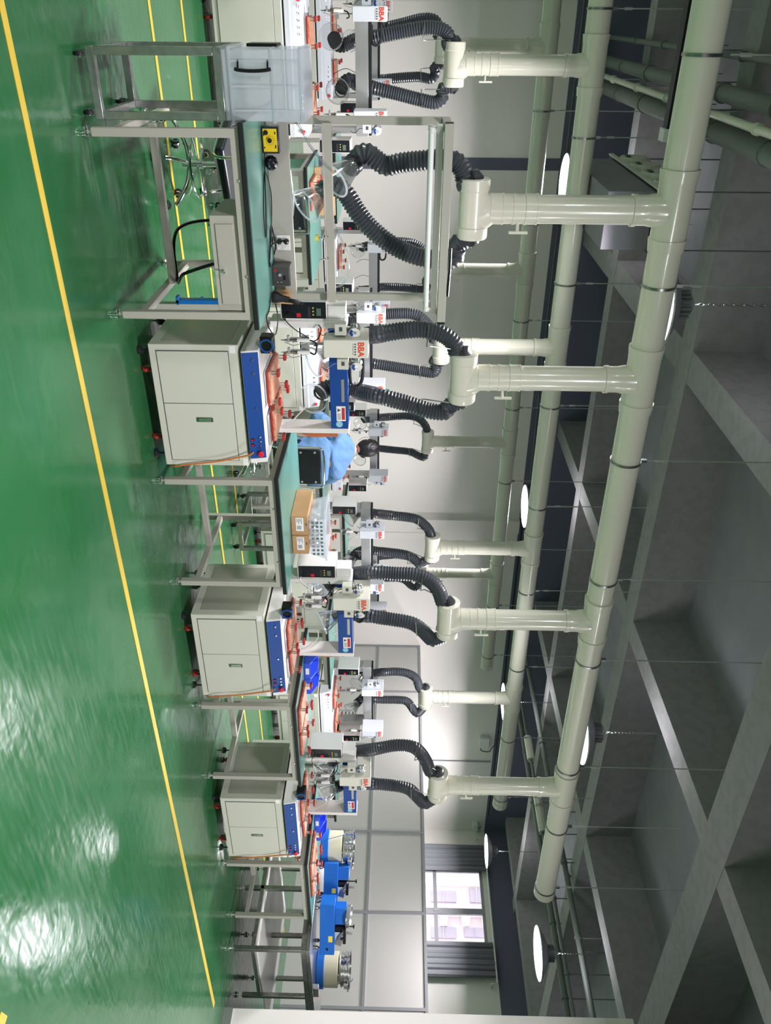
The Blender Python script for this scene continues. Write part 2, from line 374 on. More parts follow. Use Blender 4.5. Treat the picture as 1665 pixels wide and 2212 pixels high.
for x, y, l in ((1.88, 5.98, 'lit round high bay lamp on a chain, half behind the nearest duct'),
                (6.56, 6.05, 'round high bay lamp just behind the nearest duct near its last drop'),
                (10.85, 6.05, 'round high bay lamp hanging past the closed end of the nearest duct'),
                (15.15, 10.6, 'round high bay lamp hanging in front of the curtained window'),
                (1.84, 10.66, 'round high bay lamp behind the middle duct, by the dark wall strip'),
                (6.66, 10.8, 'round high bay lamp seen between the middle and the farthest duct'),
                (10.8, 10.65, 'round high bay lamp half behind the last drop of the middle duct'),
                (1.9, 1.3, 'round high bay lamp above the aisle outside the picture'), (6.6, 1.3, 'round high bay lamp above the aisle near the white wall'),
                (15.2, 6.05, 'round high bay lamp behind the partition'), (-2.7, 6.0, 'round high bay lamp left of the picture'), (-2.7, 1.3, 'round high bay lamp left of the viewer'),
                (-2.7, 10.7, 'round high bay lamp in the far left corner'), (1.9, -3.4, 'round high bay lamp behind the viewer')):
    lamp(x, y, l, 3.44 if (x, y) == (1.88, 5.98) else 3.5)

# ------------------------------------------------------------------ exhaust pipes
ZM = 3.05
def main_pipe(Y, x0, x1, r, xs, rods, label):
    t = thing('exhaust_duct', label, 'duct', (x0, Y, ZM), group='cream exhaust ducts under the ceiling'); o = t.location
    MB(o).tube([(x0, Y, ZM), (x1-.06, Y, ZM), (x1-.05, Y, ZM)], r, 36).build('pipe_run', 'pipe', t)
    MB(o).tube([(x1-.10, Y, ZM), (x1-.02, Y, ZM), (x1, Y, ZM)], lambda i: [r+.006, r+.006, r*.8][i], 36).build('end_cap', 'pipe', t)
    for x in xs:
        m = MB(o)
        for s in (-1, 1): m.tube([(x+s*.19-.035, Y, ZM), (x+s*.19-.025, Y, ZM), (x+s*.19+.025, Y, ZM), (x+s*.19+.035, Y, ZM)], lambda i: r+(.012 if i in (0, 1) else .007), 36)
        m.tube([(x-.155, Y, ZM), (x+.155, Y, ZM)], r+.005, 36)
        q = r*.80
        m.tube([(x, Y, ZM-.05), (x, Y, ZM-r-.03), (x, Y, ZM-r-.055), (x, Y, ZM-r-.12)], lambda i: [r*.98, q+.012, q+.006, q+.006][i], 32)
        m.tube([(x, Y, ZM-r-.115), (x, Y, ZM-r-.14)], q+.011, 32)
        m.build('tee_fitting', 'pipe', t)
    for x in rods:
        m = MB(o); m.tube([(x-.008, Y, ZM), (x+.008, Y, ZM)], r+.006, 32); m.box(x-.01, Y-.012, ZM+r, x+.01, Y+.012, ZM+r+.045)
        c = m.build('pipe_clamp', 'zinc', t)
        MB(o).tube([(x, Y, ZM+r+.03), (x, Y, ZM+r+.10), (x, Y, ZM+r+.10), (x, Y, ZM+r+.16), (x, Y, ZM+r+.16), (x, Y, ZS-.004)], lambda i: [.004, .004, .010, .010, .005, .005][i], 8).build('threaded_rod', 'rod', c)
    return t
main_pipe(4.85, -3.2, 7.62, .098, (-1.0, .98, 2.02, 4.03, 5.98), (.2, 1.41, 2.61, 3.62, 4.43, 5.70, 6.53, 7.49), 'thick cream duct nearest the camera, running above the blue panelled machines')
main_pipe(7.6, -3.2, 9.8, .098, (-2.0, .40, 2.84, 5.26, 7.64), (.0, .94, 2.2, 3.46, 4.68, 5.86, 7.08, 8.37, 9.6), 'middle cream duct of the three under the ceiling')
main_pipe(10.1, -3.2, 9.45, .098, (-2.0, .36, 2.77, 5.18, 7.48), (-.3, .98, 2.2, 3.41, 4.64, 5.8, 7.0, 8.1, 9.16), 'farthest and shortest looking cream duct, next to the back wall')

def hose(m, pts, r=.052, pitch=.021, n=16):
    P = smooth_path(pts, pitch/4)
    m.tube(P, lambda i: r*(.91, 1.0, 1.09, 1.0)[i % 4], n); return P
def hood(parent, o, c, d, rin=.047, rout=.098, ln=.13, n=30):
    """clear funnel: c is the neck, d points to the mouth"""
    d = Vector(d).normalized()
    h = MB(o).lathe([(rin, -.04), (rin, 0), (rin+.008, .012), (rout*.93, ln*.85), (rout, ln), (rout+.006, ln), (rout+.006, ln-.006)], c, d, n).build('clear_hood', 'clear', parent)
    MB(o).lathe([(rout+.006, ln-.004), (rout+.006, ln+.004), (rout-.003, ln+.004), (rout-.003, ln-.004)], c, d, n, close=True).build('hood_rim', 'milky', h)
    MB(o).lathe([(rin+.004, -.045), (rin+.004, -.02), (rin-.002, -.02), (rin-.002, -.045)], c, d, n, close=True).build('hose_clip', 'black', parent)
def branch(cx, Y, L_, R_, label, r=.08, group='duct drops with twin flexible hoses', hr=.052, detail=True, Lh=None, Rh=None, zt=1.905, wires=True):
    """drop pipe, couplings, valve, tee body and two hoses; L_/R_ are world points of the hoses"""
    t = thing('extraction_drop', label, 'extraction pipe', (cx, Y, zt), group=group); o = t.location; n = 30 if detail else 20
    MB(o).tube([(cx, Y, 2.26), (cx, Y, 2.86)], r, n).build('drop_pipe', 'pipe', t)
    zs = [1.95, 2.0, 2.0, 2.07, 2.07, 2.08, 2.08, 2.13, 2.13, 2.15, 2.15, 2.20, 2.20, 2.21, 2.21, 2.265, 2.265, 2.275]
    rs = [r*.95, r*1.02, r*1.06, r*1.06, r*1.09, r*1.09, r*1.03, r*1.03, r*1.07, r*1.07, r*1.03, r*1.03, r*1.09, r*1.09, r*1.06, r*1.06, r*1.09, r*1.09]
    MB(o).tube([(cx, Y, z) for z in zs], lambda i: rs[i], n).build('coupling', 'pipe', t)
    v = MB(o); v.cyl((cx+r*.9, Y-.03, 2.165), (cx+r+.045, Y-.045, 2.165), .009, 10); v.box(cx+r+.035, Y-.052, 2.115, cx+r+.05, Y-.036, 2.225); v.build('valve_handle', 'pipe', t, .003)
    x0, x1 = cx-.165, cx+.165; R = r*1.08
    b_ = MB(o); b_.tube([(x0, Y, zt), (x0+.004, Y, zt), (x0+.06, Y, zt), (x0+.065, Y, zt), (x1-.07, Y, zt), (x1-.065, Y, zt), (x1-.01, Y, zt), (x1, Y, zt)], lambda i: [R*.97, R*1.03, R*1.03, R*.98, R*.98, R*1.05, R*1.05, R*.98][i], n)
    b_.tube([(cx+.05, Y, zt-.02), (cx+.03, Y, zt+.06), (cx, Y, zt+.10)], lambda i: [R*.95, R*.95, r*.98][i], n)
    b_.build('tee_body', 'pipe', t)
    for k, (pts, hd, sx) in enumerate(((L_, Lh, -1), (R_, Rh, 1))):
        pts = [Vector((cx+sx*.13, Y, zt)), Vector((cx+sx*.16, Y, zt))]+list(pts); m = MB(o); P = hose(m, pts, hr, .021 if detail else .024, 16 if detail else 10); h = m.build('flexible_hose', 'hose', t)
        _k = 6; MB(o).tube([P[_k], P[_k]+(P[_k+1]-P[_k]).normalized()*.025], hr*1.1, 20).build('hose_clamp', 'rubber', h)
        if hd is not None: hood(t, o, P[-1], hd, rin=hr*.9, rout=.095 if detail else .09, n=30 if detail else 20)
        if wires:
            q = P[int(len(P)*.32)]; e = Vector((x0 if sx < 0 else x1, Y, zt+.02)); 
            m = MB(o); m.tube([e, Vector((e.x+sx*.02, Y-.02, e.z-.01)), Vector((q.x-sx*.085, Y-.055, q.z+.03)), Vector((q.x-sx*.085, Y-.065, q.z)), Vector((q.x+sx*.055, Y-.065, q.z+.012))], .004, 6)
            m.build('hose_bracket', 'zinc', h)
    return t
def pth(Y, *pp): return [at(a, b_, Y=(c[0] if c else Y)) for a, b_, *c in pp]
branch(.98, 4.85, pth(4.85, (1005,398),(1002,375),(985,350),(950,345),(900,348),(865,352),(835,358),(812,345),(795,332),(778,334),(766,350),(757,362,4.80)),
       pth(4.85, (985,528),(985,552),(965,565),(930,560),(890,550),(845,528),(800,492),(770,455),(748,420),(728,402),(706,406,4.88),(695,418,4.86)),
       'cream drop pipe over the workbench with the overhead tube lamp, two thick hoses hanging', Lh=(.35, -.5, -.55), Rh=(.30, -.45, -.5), wires=False)
branch(2.02, 4.85, pth(4.85, (988,766),(980,742),(955,722),(915,712),(870,714),(820,722),(790,726,4.98),(745,745,5.0),(715,768,4.98)),
       pth(4.85, (968,878),(962,890),(930,888),(880,872),(820,856),(775,846,4.98),(735,836,5.0),(706,838,4.98),(690,850,4.94)),
       'cream drop pipe over the machine beside the overhead lamp bench, hoses behind its head', Lh=(.1, -.6, -.7), Rh=(-.15, -1, -.25))
branch(4.03, 4.85, pth(4.85, (957,1303),(948,1278),(930,1256),(900,1242),(850,1239),(800,1237),(765,1240,4.95),(735,1245,5.02),(708,1268,5.0)),
       pth(4.85, (938,1382),(930,1380),(908,1358),(885,1345),(840,1337),(795,1330),(765,1326,5.02),(738,1326,5.02),(726,1330,4.98)),
       'cream drop pipe over the machine standing by the two cardboard boxes', Lh=(.1, -.6, -.7), Rh=(.25, -.4, -.9))
branch(5.98, 4.85, pth(4.85, (930,1668),(922,1648),(908,1626),(890,1613),(855,1610),(810,1618),(770,1624,4.95),(740,1630,5.02),(715,1650,5.0)),
       pth(4.85, (922,1733),(915,1735),(898,1718),(882,1704),(850,1697),(805,1693),(770,1692,5.0),(740,1695,5.02),(722,1702,4.98)),
       'cream drop pipe farthest right on the nearest duct, over the last blue panelled machine', Lh=(.1, -.6, -.7), Rh=(.2, -.5, -.8))
gB = 'drops of the middle duct'
branch(.40, 7.6, pth(7.6, (965,97),(970,80),(955,64),(920,60),(870,68),(810,80),(765,88,7.7),(740,98,7.7),(726,93,7.66),(721,82,7.6)),
       pth(7.6, (957,192),(955,210),(940,221),(910,216),(860,203),(808,190),(770,180,7.7),(755,172,7.7),(742,182,7.66),(735,196,7.62)),
       'cream drop pipe of the middle duct above the clear storage box', Lh=(-.1, -1, -.1), Rh=(-.05, -1, -.1), group=gB)
branch(2.84, 7.6, pth(7.6, (938,733),(930,712),(915,692),(895,679),(860,677),(810,681),(780,685,7.7),(745,690,7.7),(725,700,7.66)),
       pth(7.6, (937,777),(942,795),(935,805),(910,802),(860,794),(810,786),(770,782,7.7),(730,790,7.66)),
       'cream drop pipe of the middle duct seen left of the nearest duct second drop', Lh=(-.1, -.9, -.4), Rh=(.1, -.9, -.4), group=gB)
branch(5.26, 7.6, pth(7.6, (932,1160),(925,1143),(905,1124),(885,1118),(850,1114),(815,1110,7.7),(785,1105,7.7),(772,1108,7.64)),
       pth(7.6, (917,1212),(905,1216),(888,1203),(865,1196),(810,1190),(785,1188,7.7),(768,1196,7.66),(762,1206,7.6)),
       'cream drop pipe of the middle duct above the plastic basket on the bench', Lh=(.2, -.6, -.7), Rh=(.1, -.8, -.5), group=gB)
branch(7.64, 7.6, pth(7.6, (907,1488),(900,1468),(885,1456),(860,1451),(830,1452),(800,1456,7.7),(780,1462,7.66)),
       pth(7.6, (903,1540),(895,1536),(880,1516),(860,1512),(810,1511),(788,1504,7.7),(776,1514,7.66),(770,1520,7.6)),
       'cream drop pipe farthest right on the middle duct, against the partition', Lh=(.1, -.9, -.4), Rh=(.2, -.7, -.6), group=gB)
gC = 'drops of the farthest duct'
branch(.36, 10.1, pth(10.1, (945,80),(948,60),(938,42),(910,40),(870,50),(826,61),(790,75,10.2),(765,85,10.1)),
       pth(10.1, (938,146),(940,160),(930,170),(905,166),(865,168),(826,172),(790,176,10.2),(765,185,10.1)),
       'cream drop pipe of the farthest duct above the clear storage box', group=gC, detail=False, r=.078, Lh=(0, -1, -.3), Rh=(0, -1, -.3))
branch(2.77, 10.1, pth(10.1, (930,566),(925,550),(905,532),(885,524),(850,522),(810,528,10.2),(780,535,10.1)),
       pth(10.1, (920,606),(922,620),(910,626),(880,622),(830,620),(800,625,10.2),(775,628,10.1)),
       'cream drop pipe of the farthest duct behind the overhead tube lamp', group=gC, detail=False, r=.078, Lh=(0, -1, -.3), Rh=(0, -1, -.3))
branch(5.18, 10.1, pth(10.1, (923,932),(918,918),(905,905),(885,899),(848,900),(810,903,10.2),(785,906,10.1)),
       pth(10.1, (918,978),(916,988),(905,985),(885,976),(850,972),(812,968),(795,966,10.2),(785,976,10.1),(783,984,10.05)),
       'cream drop pipe of the farthest duct above the person in the blue coat', group=gC, detail=False, r=.078, Lh=(0, -1, -.3), Rh=(0, -1, -.3))
branch(7.48, 10.1, pth(10.1, (905,1222),(895,1210),(880,1203),(850,1200),(810,1205,10.2),(785,1208,10.1)),
       pth(10.1, (903,1262),(900,1270),(888,1266),(870,1252),(835,1250),(805,1248,10.2),(780,1252,10.1)),
       'cream drop pipe of the farthest duct half hidden behind a grey hose', group=gC, detail=False, r=.078, Lh=(0, -1, -.3), Rh=(0, -1, -.3))

# ------------------------------------------------------------------ workbenches
def legs(t, xs, ys, top, m='frame', s=.04, foot='chrome', z0=.045):
    for x in xs:
        for y in ys:
            l = MB().box(x-s/2, y-s/2, z0, x+s/2, y+s/2, top).build('leg', m, t, .003)
            f_ = MB().lathe([(0, 0), (.026, 0), (.028, .006), (.026, .02), (.010, .024), (.008, .03), (.008, z0+.01)], (x, y, 0), n=20).build('foot', foot, l)
def bench(W, D, label, group=None, top=.765, mid=True):
    t = thing('workbench', label, 'workbench', (0, 0, 0), group=group)
    m = MB(); m.box(-.025, -.02, top-.004, W+.045, D+.02, top); m.build('antistatic_mat', 'teal', t)
    MB().box(-.027, -.022, top-.03, W+.047, D+.022, top-.0035).build('tabletop', 'rubber', t, .004)
    legs(t, (.02, W-.02), (.02, D-.02), top-.07)
    m = MB(); m.box(0, 0, top-.075, W, .04, top-.03); m.box(0, D-.04, top-.075, W, D, top-.03); m.box(0, .04, top-.075, .04, D-.04, top-.03); m.box(W-.04, .04, top-.075, W, D-.04, top-.03)
    m.build('apron_frame', 'frame', t, .002)
    for x in (.02, W-.02): MB().box(x-.018, .04, .13, x+.018, D-.04, .17).build('side_rail', 'frame', t, .003)
    if mid: MB().box(.038, D*.5-.02, .13, W-.038, D*.5+.02, .17).build('stretcher', 'frame', t, .003)
    for x in (.25*W, .75*W): MB().lathe([(0, -.003), (.008, -.002), (.009, 0)], (x, -.001, top-.05), (0, 1, 0), 10).build('bolt', 'chrome', t)
    return t
WB = 'grey framed benches with green tops'
T2 = bench(.83, .86, 'grey bench with green top carrying two cartons and a clear plastic basket', WB); T2.location = (2.49, 4.29, 0)
dup(T2, (4.45, 4.29, 0), 'green topped bench with a blue parts bin, left of the last blue panelled machine')
dup(T2, (6.38, 4.28, 0), 'green topped bench at the end of the nearest row, beside the steel bench')
for x, y, l in ((1.07, 6.6, 'grey bench with green top seen behind the lamp bench, a red fixture on its left'),
                (3.42, 6.75, 'grey bench with green top behind the person in the blue coat'),
                (5.80, 6.75, 'grey bench with green top between the last two machines of the middle row'),
                (8.2, 6.75, 'grey bench with green top beyond the last machine of the middle row'),
                (-1.35, 6.75, 'grey bench with green top left of the first machine of the middle row'),
                (1.2, 9.4, 'grey bench with green top in the farthest row behind the clear hood'),
                (3.55, 9.4, 'grey bench with green top in the farthest row, between its second and third machines'),
                (6.0, 9.4, 'grey bench with green top in the farthest row behind the plastic basket')):
    dup(T2, (x, y, 0), l)
# the first bench: overhead lamp frame, back board, drawer cabinet
T1 = bench(.91, 1.02, 'grey bench with green top, drawer cabinet and overhead tube lamp frame', WB, mid=False); T1.location = (.48, 4.06, 0)
MB().box(.04, .49, .17, .87, .53, .21).build('stretcher', 'frame', T1, .003)
m = MB(); m.box(.39, .02, .55, .865, .42, .69); dc = m.build('drawer_cabinet', 'frame', T1, .002)
m = MB(); m.box(.43, .0135, .575, .83, .021, .665); dr = m.build('drawer', 'frame', dc, .002)
MB().lathe([(0, 0), (.009, .0), (.009, .012), (0, .014)], (.66, .014, .60), (0, -1, 0), 14).build('lock', 'chrome', dr)
MB().box(.655, -.004, .575, .663, .004, .60).build('key', 'chrome', dr)
MB().box(.03, .60, .765, .98, .625, .885).build('back_board', 'frame', T1, .003)
so = MB().box(.615, .592, .785, .70, .602, .865).build('wall_socket', 'white', T1, .004)
m = MB()
for z in (.805, .845): m.lathe([(0, 0), (.015, 0), (.015, .02), (.008, .03), (.006, .045), (0, .046)], (.648, .592, z), (0, -1, 0), 12)
m.build('plug', 'black', so)
for x in (.03, .975): MB().box(x-.02, .625, .765, x+.02, .665, 1.70).build('upright', 'frame', T1, .003)
MB().box(.01, .29, 1.70, .05, .665, 1.742).build('side_arm', 'frame', T1, .003); MB().box(.955, .29, 1.70, .995, .665, 1.742).build('side_arm', 'frame', T1, .003)
tb = MB().box(.0, .27, 1.70, 1.00, .31, 1.745).build('top_bar', 'frame', T1, .003)
MB().box(-.004, .271, 1.702, .0, .309, 1.743).build('end_cap', 'black', tb); MB().box(1.0, .271, 1.702, 1.012, .309, 1.743).build('end_cap', 'black', tb)
MB().box(.04, .60, 1.07, 1.0, .625, 1.115).build('tool_rail', 'frame', T1, .002)
MB().box(.04, .56, 1.066, 1.0, .625, 1.072).build('rail_lip', 'frame', T1, .001)
for x, y0, c in ((.62, .55, 'yknob'), (.74, .55, 'zinc')):
    m = MB(); m.tube(smooth_path([(x, .59, 1.08), (x, .57, 1.07), (x, .56, 1.03)], .006), .004, 6); k = m.build('hook', 'zinc', T1)
    if c == 'yknob': MB().lathe([(0, -.008), (.018, -.008), (.018, .008), (0, .008)], (x, .56, 1.022), (0, 0, 1), 14).build('hook_knob', 'yknob', k)
m = MB(); m.tube(smooth_path([(.86, .29, 1.752), (.7, .28, 1.757), (.60, .28, 1.757)], .01), .008, 8); m.build('cable', 'black', T1)
ft = thing('fluorescent_lamp', 'twin white tube lamp hanging under the top bar of the bench frame', 'lamp', (.98, 4.47, 1.66)); o = ft.location
MB(o).box(.50, 4.43, 1.665, 1.47, 4.50, 1.70).build('lamp_body', 'white', ft, .004)
for y in (4.41, 4.52):
    tt = MB(o).tube([(.52, y, 1.64), (1.43, y, 1.64)], .0135, 16).build('tube', 'tube', ft)
    for x in (.52, 1.43): MB(o).tube([(x-.012, y, 1.64), (x+.012, y, 1.64)], .0165, 14).build('tube_cap', 'white', tt)
m = MB(o); m.box(.515, 4.40, 1.64, .53, 4.53, 1.668); m.box(1.42, 4.40, 1.64, 1.435, 4.53, 1.668); m.build('tube_holder', 'white', ft)

# things on the first bench
t = thing('timer_box', 'small yellow fronted control box with a black dial lying on the first bench', 'control box', (.585, 4.53, .766)); t.rotation_euler = (0, 0, .06)
MB().box(-.065, -.02, .0, .065, .03, .088).build('case', 'navy', t, .004)
MB().box(-.055, -.0225, .008, .055, -.0195, .08).build('face_plate', 'yel', t, .001)
m = MB(); m.lathe([(0, 0), (.011, 0), (.011, .014), (0, .015)], (.0, -.022, .043), (0, -1, 0), 16); m.lathe([(0, 0), (.012, 0), (.012, .004), (0, .005)], (-.037, -.022, .024), (0, -1, 0), 14); m.build('dial', 'black', t)
m = MB()
for k in range(11):
    a = -2.4+k*.48; m.obox((.021*math.sin(a), -.0228, .043+.021*math.cos(a)), .0009, .0004, .003, Matrix.Rotation(a, 3, 'Y'))
for x, z, wd in ((-.035, .071, .012), (.03, .071, .016), (-.03, .013, .018), (.035, .013, .008)): m.box(x-wd/2, -.0232, z-.003, x+wd/2, -.0224, z+.003)
m.build('marking', 'black', t)
t = thing('plastic_pouch', 'crumpled black plastic pouch beside the yellow fronted box', 'pouch', (.70, 4.55, .766))
bm = bmesh.new(); bmesh.ops.create_icosphere(bm, subdivisions=3, radius=.03)
for v in bm.verts: v.co = Vector((v.co.x*1.25, v.co.y*.8, v.co.z*1.15+.033))*(1+random.uniform(-.09, .09))
me = bpy.data.meshes.new('pouch'); bm.to_mesh(me); bm.free(); me.materials.append(M['navy']); oo = bpy.data.objects.new('pouch', me); COL.objects.link(oo); oo.parent = t
t = thing('soldering_station', 'dark grey soldering station box with dials at the right of the first bench', 'soldering station', (1.30, 4.55, .766))
MB().box(-.055, 0, 0, .055, .13, .10).build('case', mat('dark_grey_metal', (86, 84, 82), .4), t, .003)
MB().box(-.05, -.003, .006, .05, 0, .095).build('face', mat('grey_metal_face', (66, 64, 64), .4), t, .001)
MB().lathe([(0, 0), (.011, 0), (.009, .014), (0, .015)], (-.012, -.003, .045), (0, -1, 0), 16).build('knob', 'alu', t)
m = MB()
for z in (.03, .05): m.lathe([(0, 0), (.007, 0), (.006, .008), (0, .009)], (.03, -.003, z), (0, -1, 0), 12)
m.build('connector', 'zinc', t); MB().box(-.045, -.006, .012, -.030, -.003, .026).build('power_switch', 'red', t); MB().box(-.008, -.005, .062, .018, -.0025, .076).build('display', 'black', t)
t = thing('soldering_iron_holder', 'black iron holder leaning beside the dark grey soldering station', 'tool holder', (1.40, 4.50, .766))
m = MB(); m.lathe([(.0, 0), (.03, 0), (.034, .01), (.03, .03), (.02, .06), (.017, .10), (.0, .101)], (0, 0, 0), (.15, -.1, 1), 20); m.build('holder_body', 'rubber', t)
m = MB(); m.lathe([(.0, 0), (.013, 0), (.013, .05), (.009, .055), (.009, .075), (0, .076)], (.017, -.012, .10), (.2, -.1, 1), 14); m.build('iron_handle', 'black', t)
t = thing('paper_card', 'small tan paper card leaning behind the iron holder', 'card', (1.42, 4.60, .766)); m = MB(); m.prism([(-.02, 0), (.05, 0), (.06, .10), (-.03, .09)], 0, .002, 'y'); m.build('card', 'card', t); t.rotation_euler = (-.15, 0, 0)
def cable(pts, r, mt, name, label, step=.02):
    P = smooth_path(pts, step); o_ = P[0]; ob = MB(o_).tube(P, r, 7).build(name, mt); ob.location = o_; return tag(ob, label, 'cable')
zt_ = .772
cable([(.60, 4.56, zt_), (.75, 4.50, zt_), (.95, 4.44, zt_), (1.05, 4.38, zt_), (.90, 4.38, zt_), (.74, 4.50, zt_), (.86, 4.60, zt_+.01), (1.05, 4.61, zt_), (1.15, 4.60, zt_)], .003, 'black', 'coiled_cable', 'thin black cord looped across the green top of the first bench')
cable([(1.12, 4.64, .85), (1.12, 4.60, .80), (1.13, 4.52, zt_), (1.22, 4.46, zt_), (1.10, 4.48, zt_+.006), (1.02, 4.55, zt_+.006), (1.13, 4.58, zt_+.02), (1.18, 4.56, zt_+.01)], .0045, 'black', 'coiled_cable', 'coiled black cords under the white socket of the first bench')
cable([(1.36, 4.44, zt_), (1.42, 4.32, zt_), (1.43, 4.22, zt_), (1.48, 4.18, zt_+.02), (1.55, 4.30, zt_+.03), (1.50, 4.42, zt_+.03), (1.44, 4.50, zt_+.01)], .0035, 'black', 'coiled_cable', 'black cord curling over the right end of the first bench')
cable([(.50, 4.70, .90), (.54, 4.66, .95), (.62, 4.62, 1.0), (.70, 4.60, 1.07), (.76, 4.62, 1.13)], .007, 'clear', 'clear_hose', 'clear air tube rising from the storage box to the first hood')
cable([(1.02, 4.72, 1.10), (1.10, 4.70, 1.14), (1.20, 4.70, 1.18), (1.30, 4.70, 1.19), (1.38, 4.70, 1.16), (1.40, 4.70, 1.11), (1.395, 4.69, 1.08)], .006, 'clear', 'clear_hose', 'clear air tube hooping over the tool rail of the first bench')
cable([(1.30, 4.95, .60), (1.10, 4.95, .50), (1.08, 4.72, .22), (1.33, 4.56, .22), (1.25, 4.40, .30), (1.20, 4.36, .42), (1.15, 4.30, .55)], .009, 'black', 'power_cable', 'thick black cable looped around the low rail of the first bench')

# ------------------------------------------------------------------ steel trolley with clear box
def trolley(W, D, H, label, group='steel trolleys'):
    t = thing('steel_trolley', label, 'trolley', (0, 0, 0), group=group); s = .036
    for y in (0, D-s):
        m = MB(); m.box(0, y, .06, W, y+s, .06+s); m.box(0, y, H-s, W, y+s, H); m.box(0, y, .06+s, s, y+s, H-s); m.box(W-s, y, .06+s, W, y+s, H-s)
        m.build('end_frame', 'steel', t, .002)
    for x in (0, W-s):
        for z in (.062, H-s-.002): MB().box(x+.001, s, z, x+s-.001, D-s, z+s-.002).build('side_rail', 'steel', t, .002)
    for x in (.03, W-.03):
        for y in (.03, D-.03):
            c = MB(); c.box(x-.012, y-.02, .045, x+.012, y+.02, .062); c.box(x-.016, y-.012, .02, x-.011, y+.012, .05); c.box(x+.011, y-.012, .02, x+.016, y+.012, .05)
            c = c.build('caster', 'zinc', t); MB().lathe([(0, -.009), (.024, -.009), (.026, -.005), (.026, .005), (.024, .009), (0, .009)], (x, y-.008, .0262), (1, 0, 0), 20).build('wheel', 'rubber', c)
            MB().lathe([(0, -.0125), (.009, -.0125), (.009, .0125), (0, .0125)], (x, y-.008, .0262), (1, 0, 0), 12).build('hub', 'zinc', c)
    return t
tr = trolley(.30, .56, .67, 'silver square tube trolley on casters carrying the clear storage box'); tr.location = (.155, 4.12, 0)
dup(tr, (3.93, 6.0, 0), 'low silver square tube trolley seen under the bench with the cardboard boxes')
t = thing('storage_box', 'clear milky plastic storage box with black handles on the silver trolley', 'storage box', (.31, 4.31, .671))
W_, D_, H_, th = .30, .40, .375, .004
def shell(x0, x1, y0, y1, z0, z1, tp, th):
    m = MB(); b0 = [(x0+tp, y0+tp), (x1-tp, y0+tp), (x1-tp, y1-tp), (x0+tp, y1-tp)]; b1 = [(x0, y0), (x1, y0), (x1, y1), (x0, y1)]
    ins = lambda q, d: [(q[0][0]+d, q[0][1]+d), (q[1][0]-d, q[1][1]+d), (q[2][0]-d, q[2][1]-d), (q[3][0]+d, q[3][1]-d)]
    v = [(*p, z0) for p in b0]+[(*p, z1) for p in b1]+[(*p, z1) for p in ins(b1, th)]+[(*p, z0+th) for p in ins(b0, th)]
    fs = [(3,2,1,0)]+[(i, (i+1) % 4, 4+(i+1) % 4, 4+i) for i in range(4)]+[(4+i, 4+(i+1) % 4, 8+(i+1) % 4, 8+i) for i in range(4)]+[(8+i, 8+(i+1) % 4, 12+(i+1) % 4, 12+i) for i in range(4)]+[(12,13,14,15)]
    return m.add(v, fs)
# lies on its lid: the wide rim is at the bottom, on the trolley, handles near it
shell(-.148, .148, -.19, .19, 0, .36, .004, .004).build('box_body', 'milky', t, .01)
m = MB()
for z, e in ((.03, .006), (.35, .004), (.22, .002)):
    m.box(-.15-e, -.192-e, z, .15+e, -.188, z+.012); m.box(-.15-e, .188, z, .15+e, .192+e, z+.012); m.box(-.152-e, -.188, z, -.148, .188, z+.012); m.box(.148, -.188, z, .152+e, .188, z+.012)
for x in (-.10, .0, .10): m.box(x-.004, -.197, .03, x+.004, -.19, .35)
m.build('moulded_rib', 'milky', t)
MB().box(-.145, -.185, .362, .145, .185, .37).build('lid', 'milky', t, .006)
for sx, sy in ((0, -1), (-1, 0)):
    h = MB()
    if sy: h.tube(smooth_path([(-.115, -.194, .155), (-.115, -.203, .10), (-.095, -.21, .09), (.0, -.212, .088), (.0, -.212, .088)], .01), .006, 8)
    P = [(-.085, -.194, .10), (-.085, -.207, .10), (-.05, -.209, .06), (-.05, -.209, .06)]
    h = MB()
    if sy:
        h.tube([(-.105, -.19, .075), (-.075, -.205, .075), (-.07, -.207, .075)], .005, 8); h.tube([(-.105, -.19, .21), (-.075, -.205, .21), (-.07, -.207, .21)], .005, 8)
        h.tube(smooth_path([(-.07, -.206, .06), (-.065, -.208, .08), (-.062, -.208, .14), (-.065, -.208, .20), (-.07, -.206, .225)], .012), .008, 10)
    else: h.box(-.166, -.08, .10, -.152, .07, .24); 
    h.build('handle', 'black', t, .003)
MB().box(-.05, -.05, .006, .06, .03, .012).build('folded_handle', 'sticker', t)

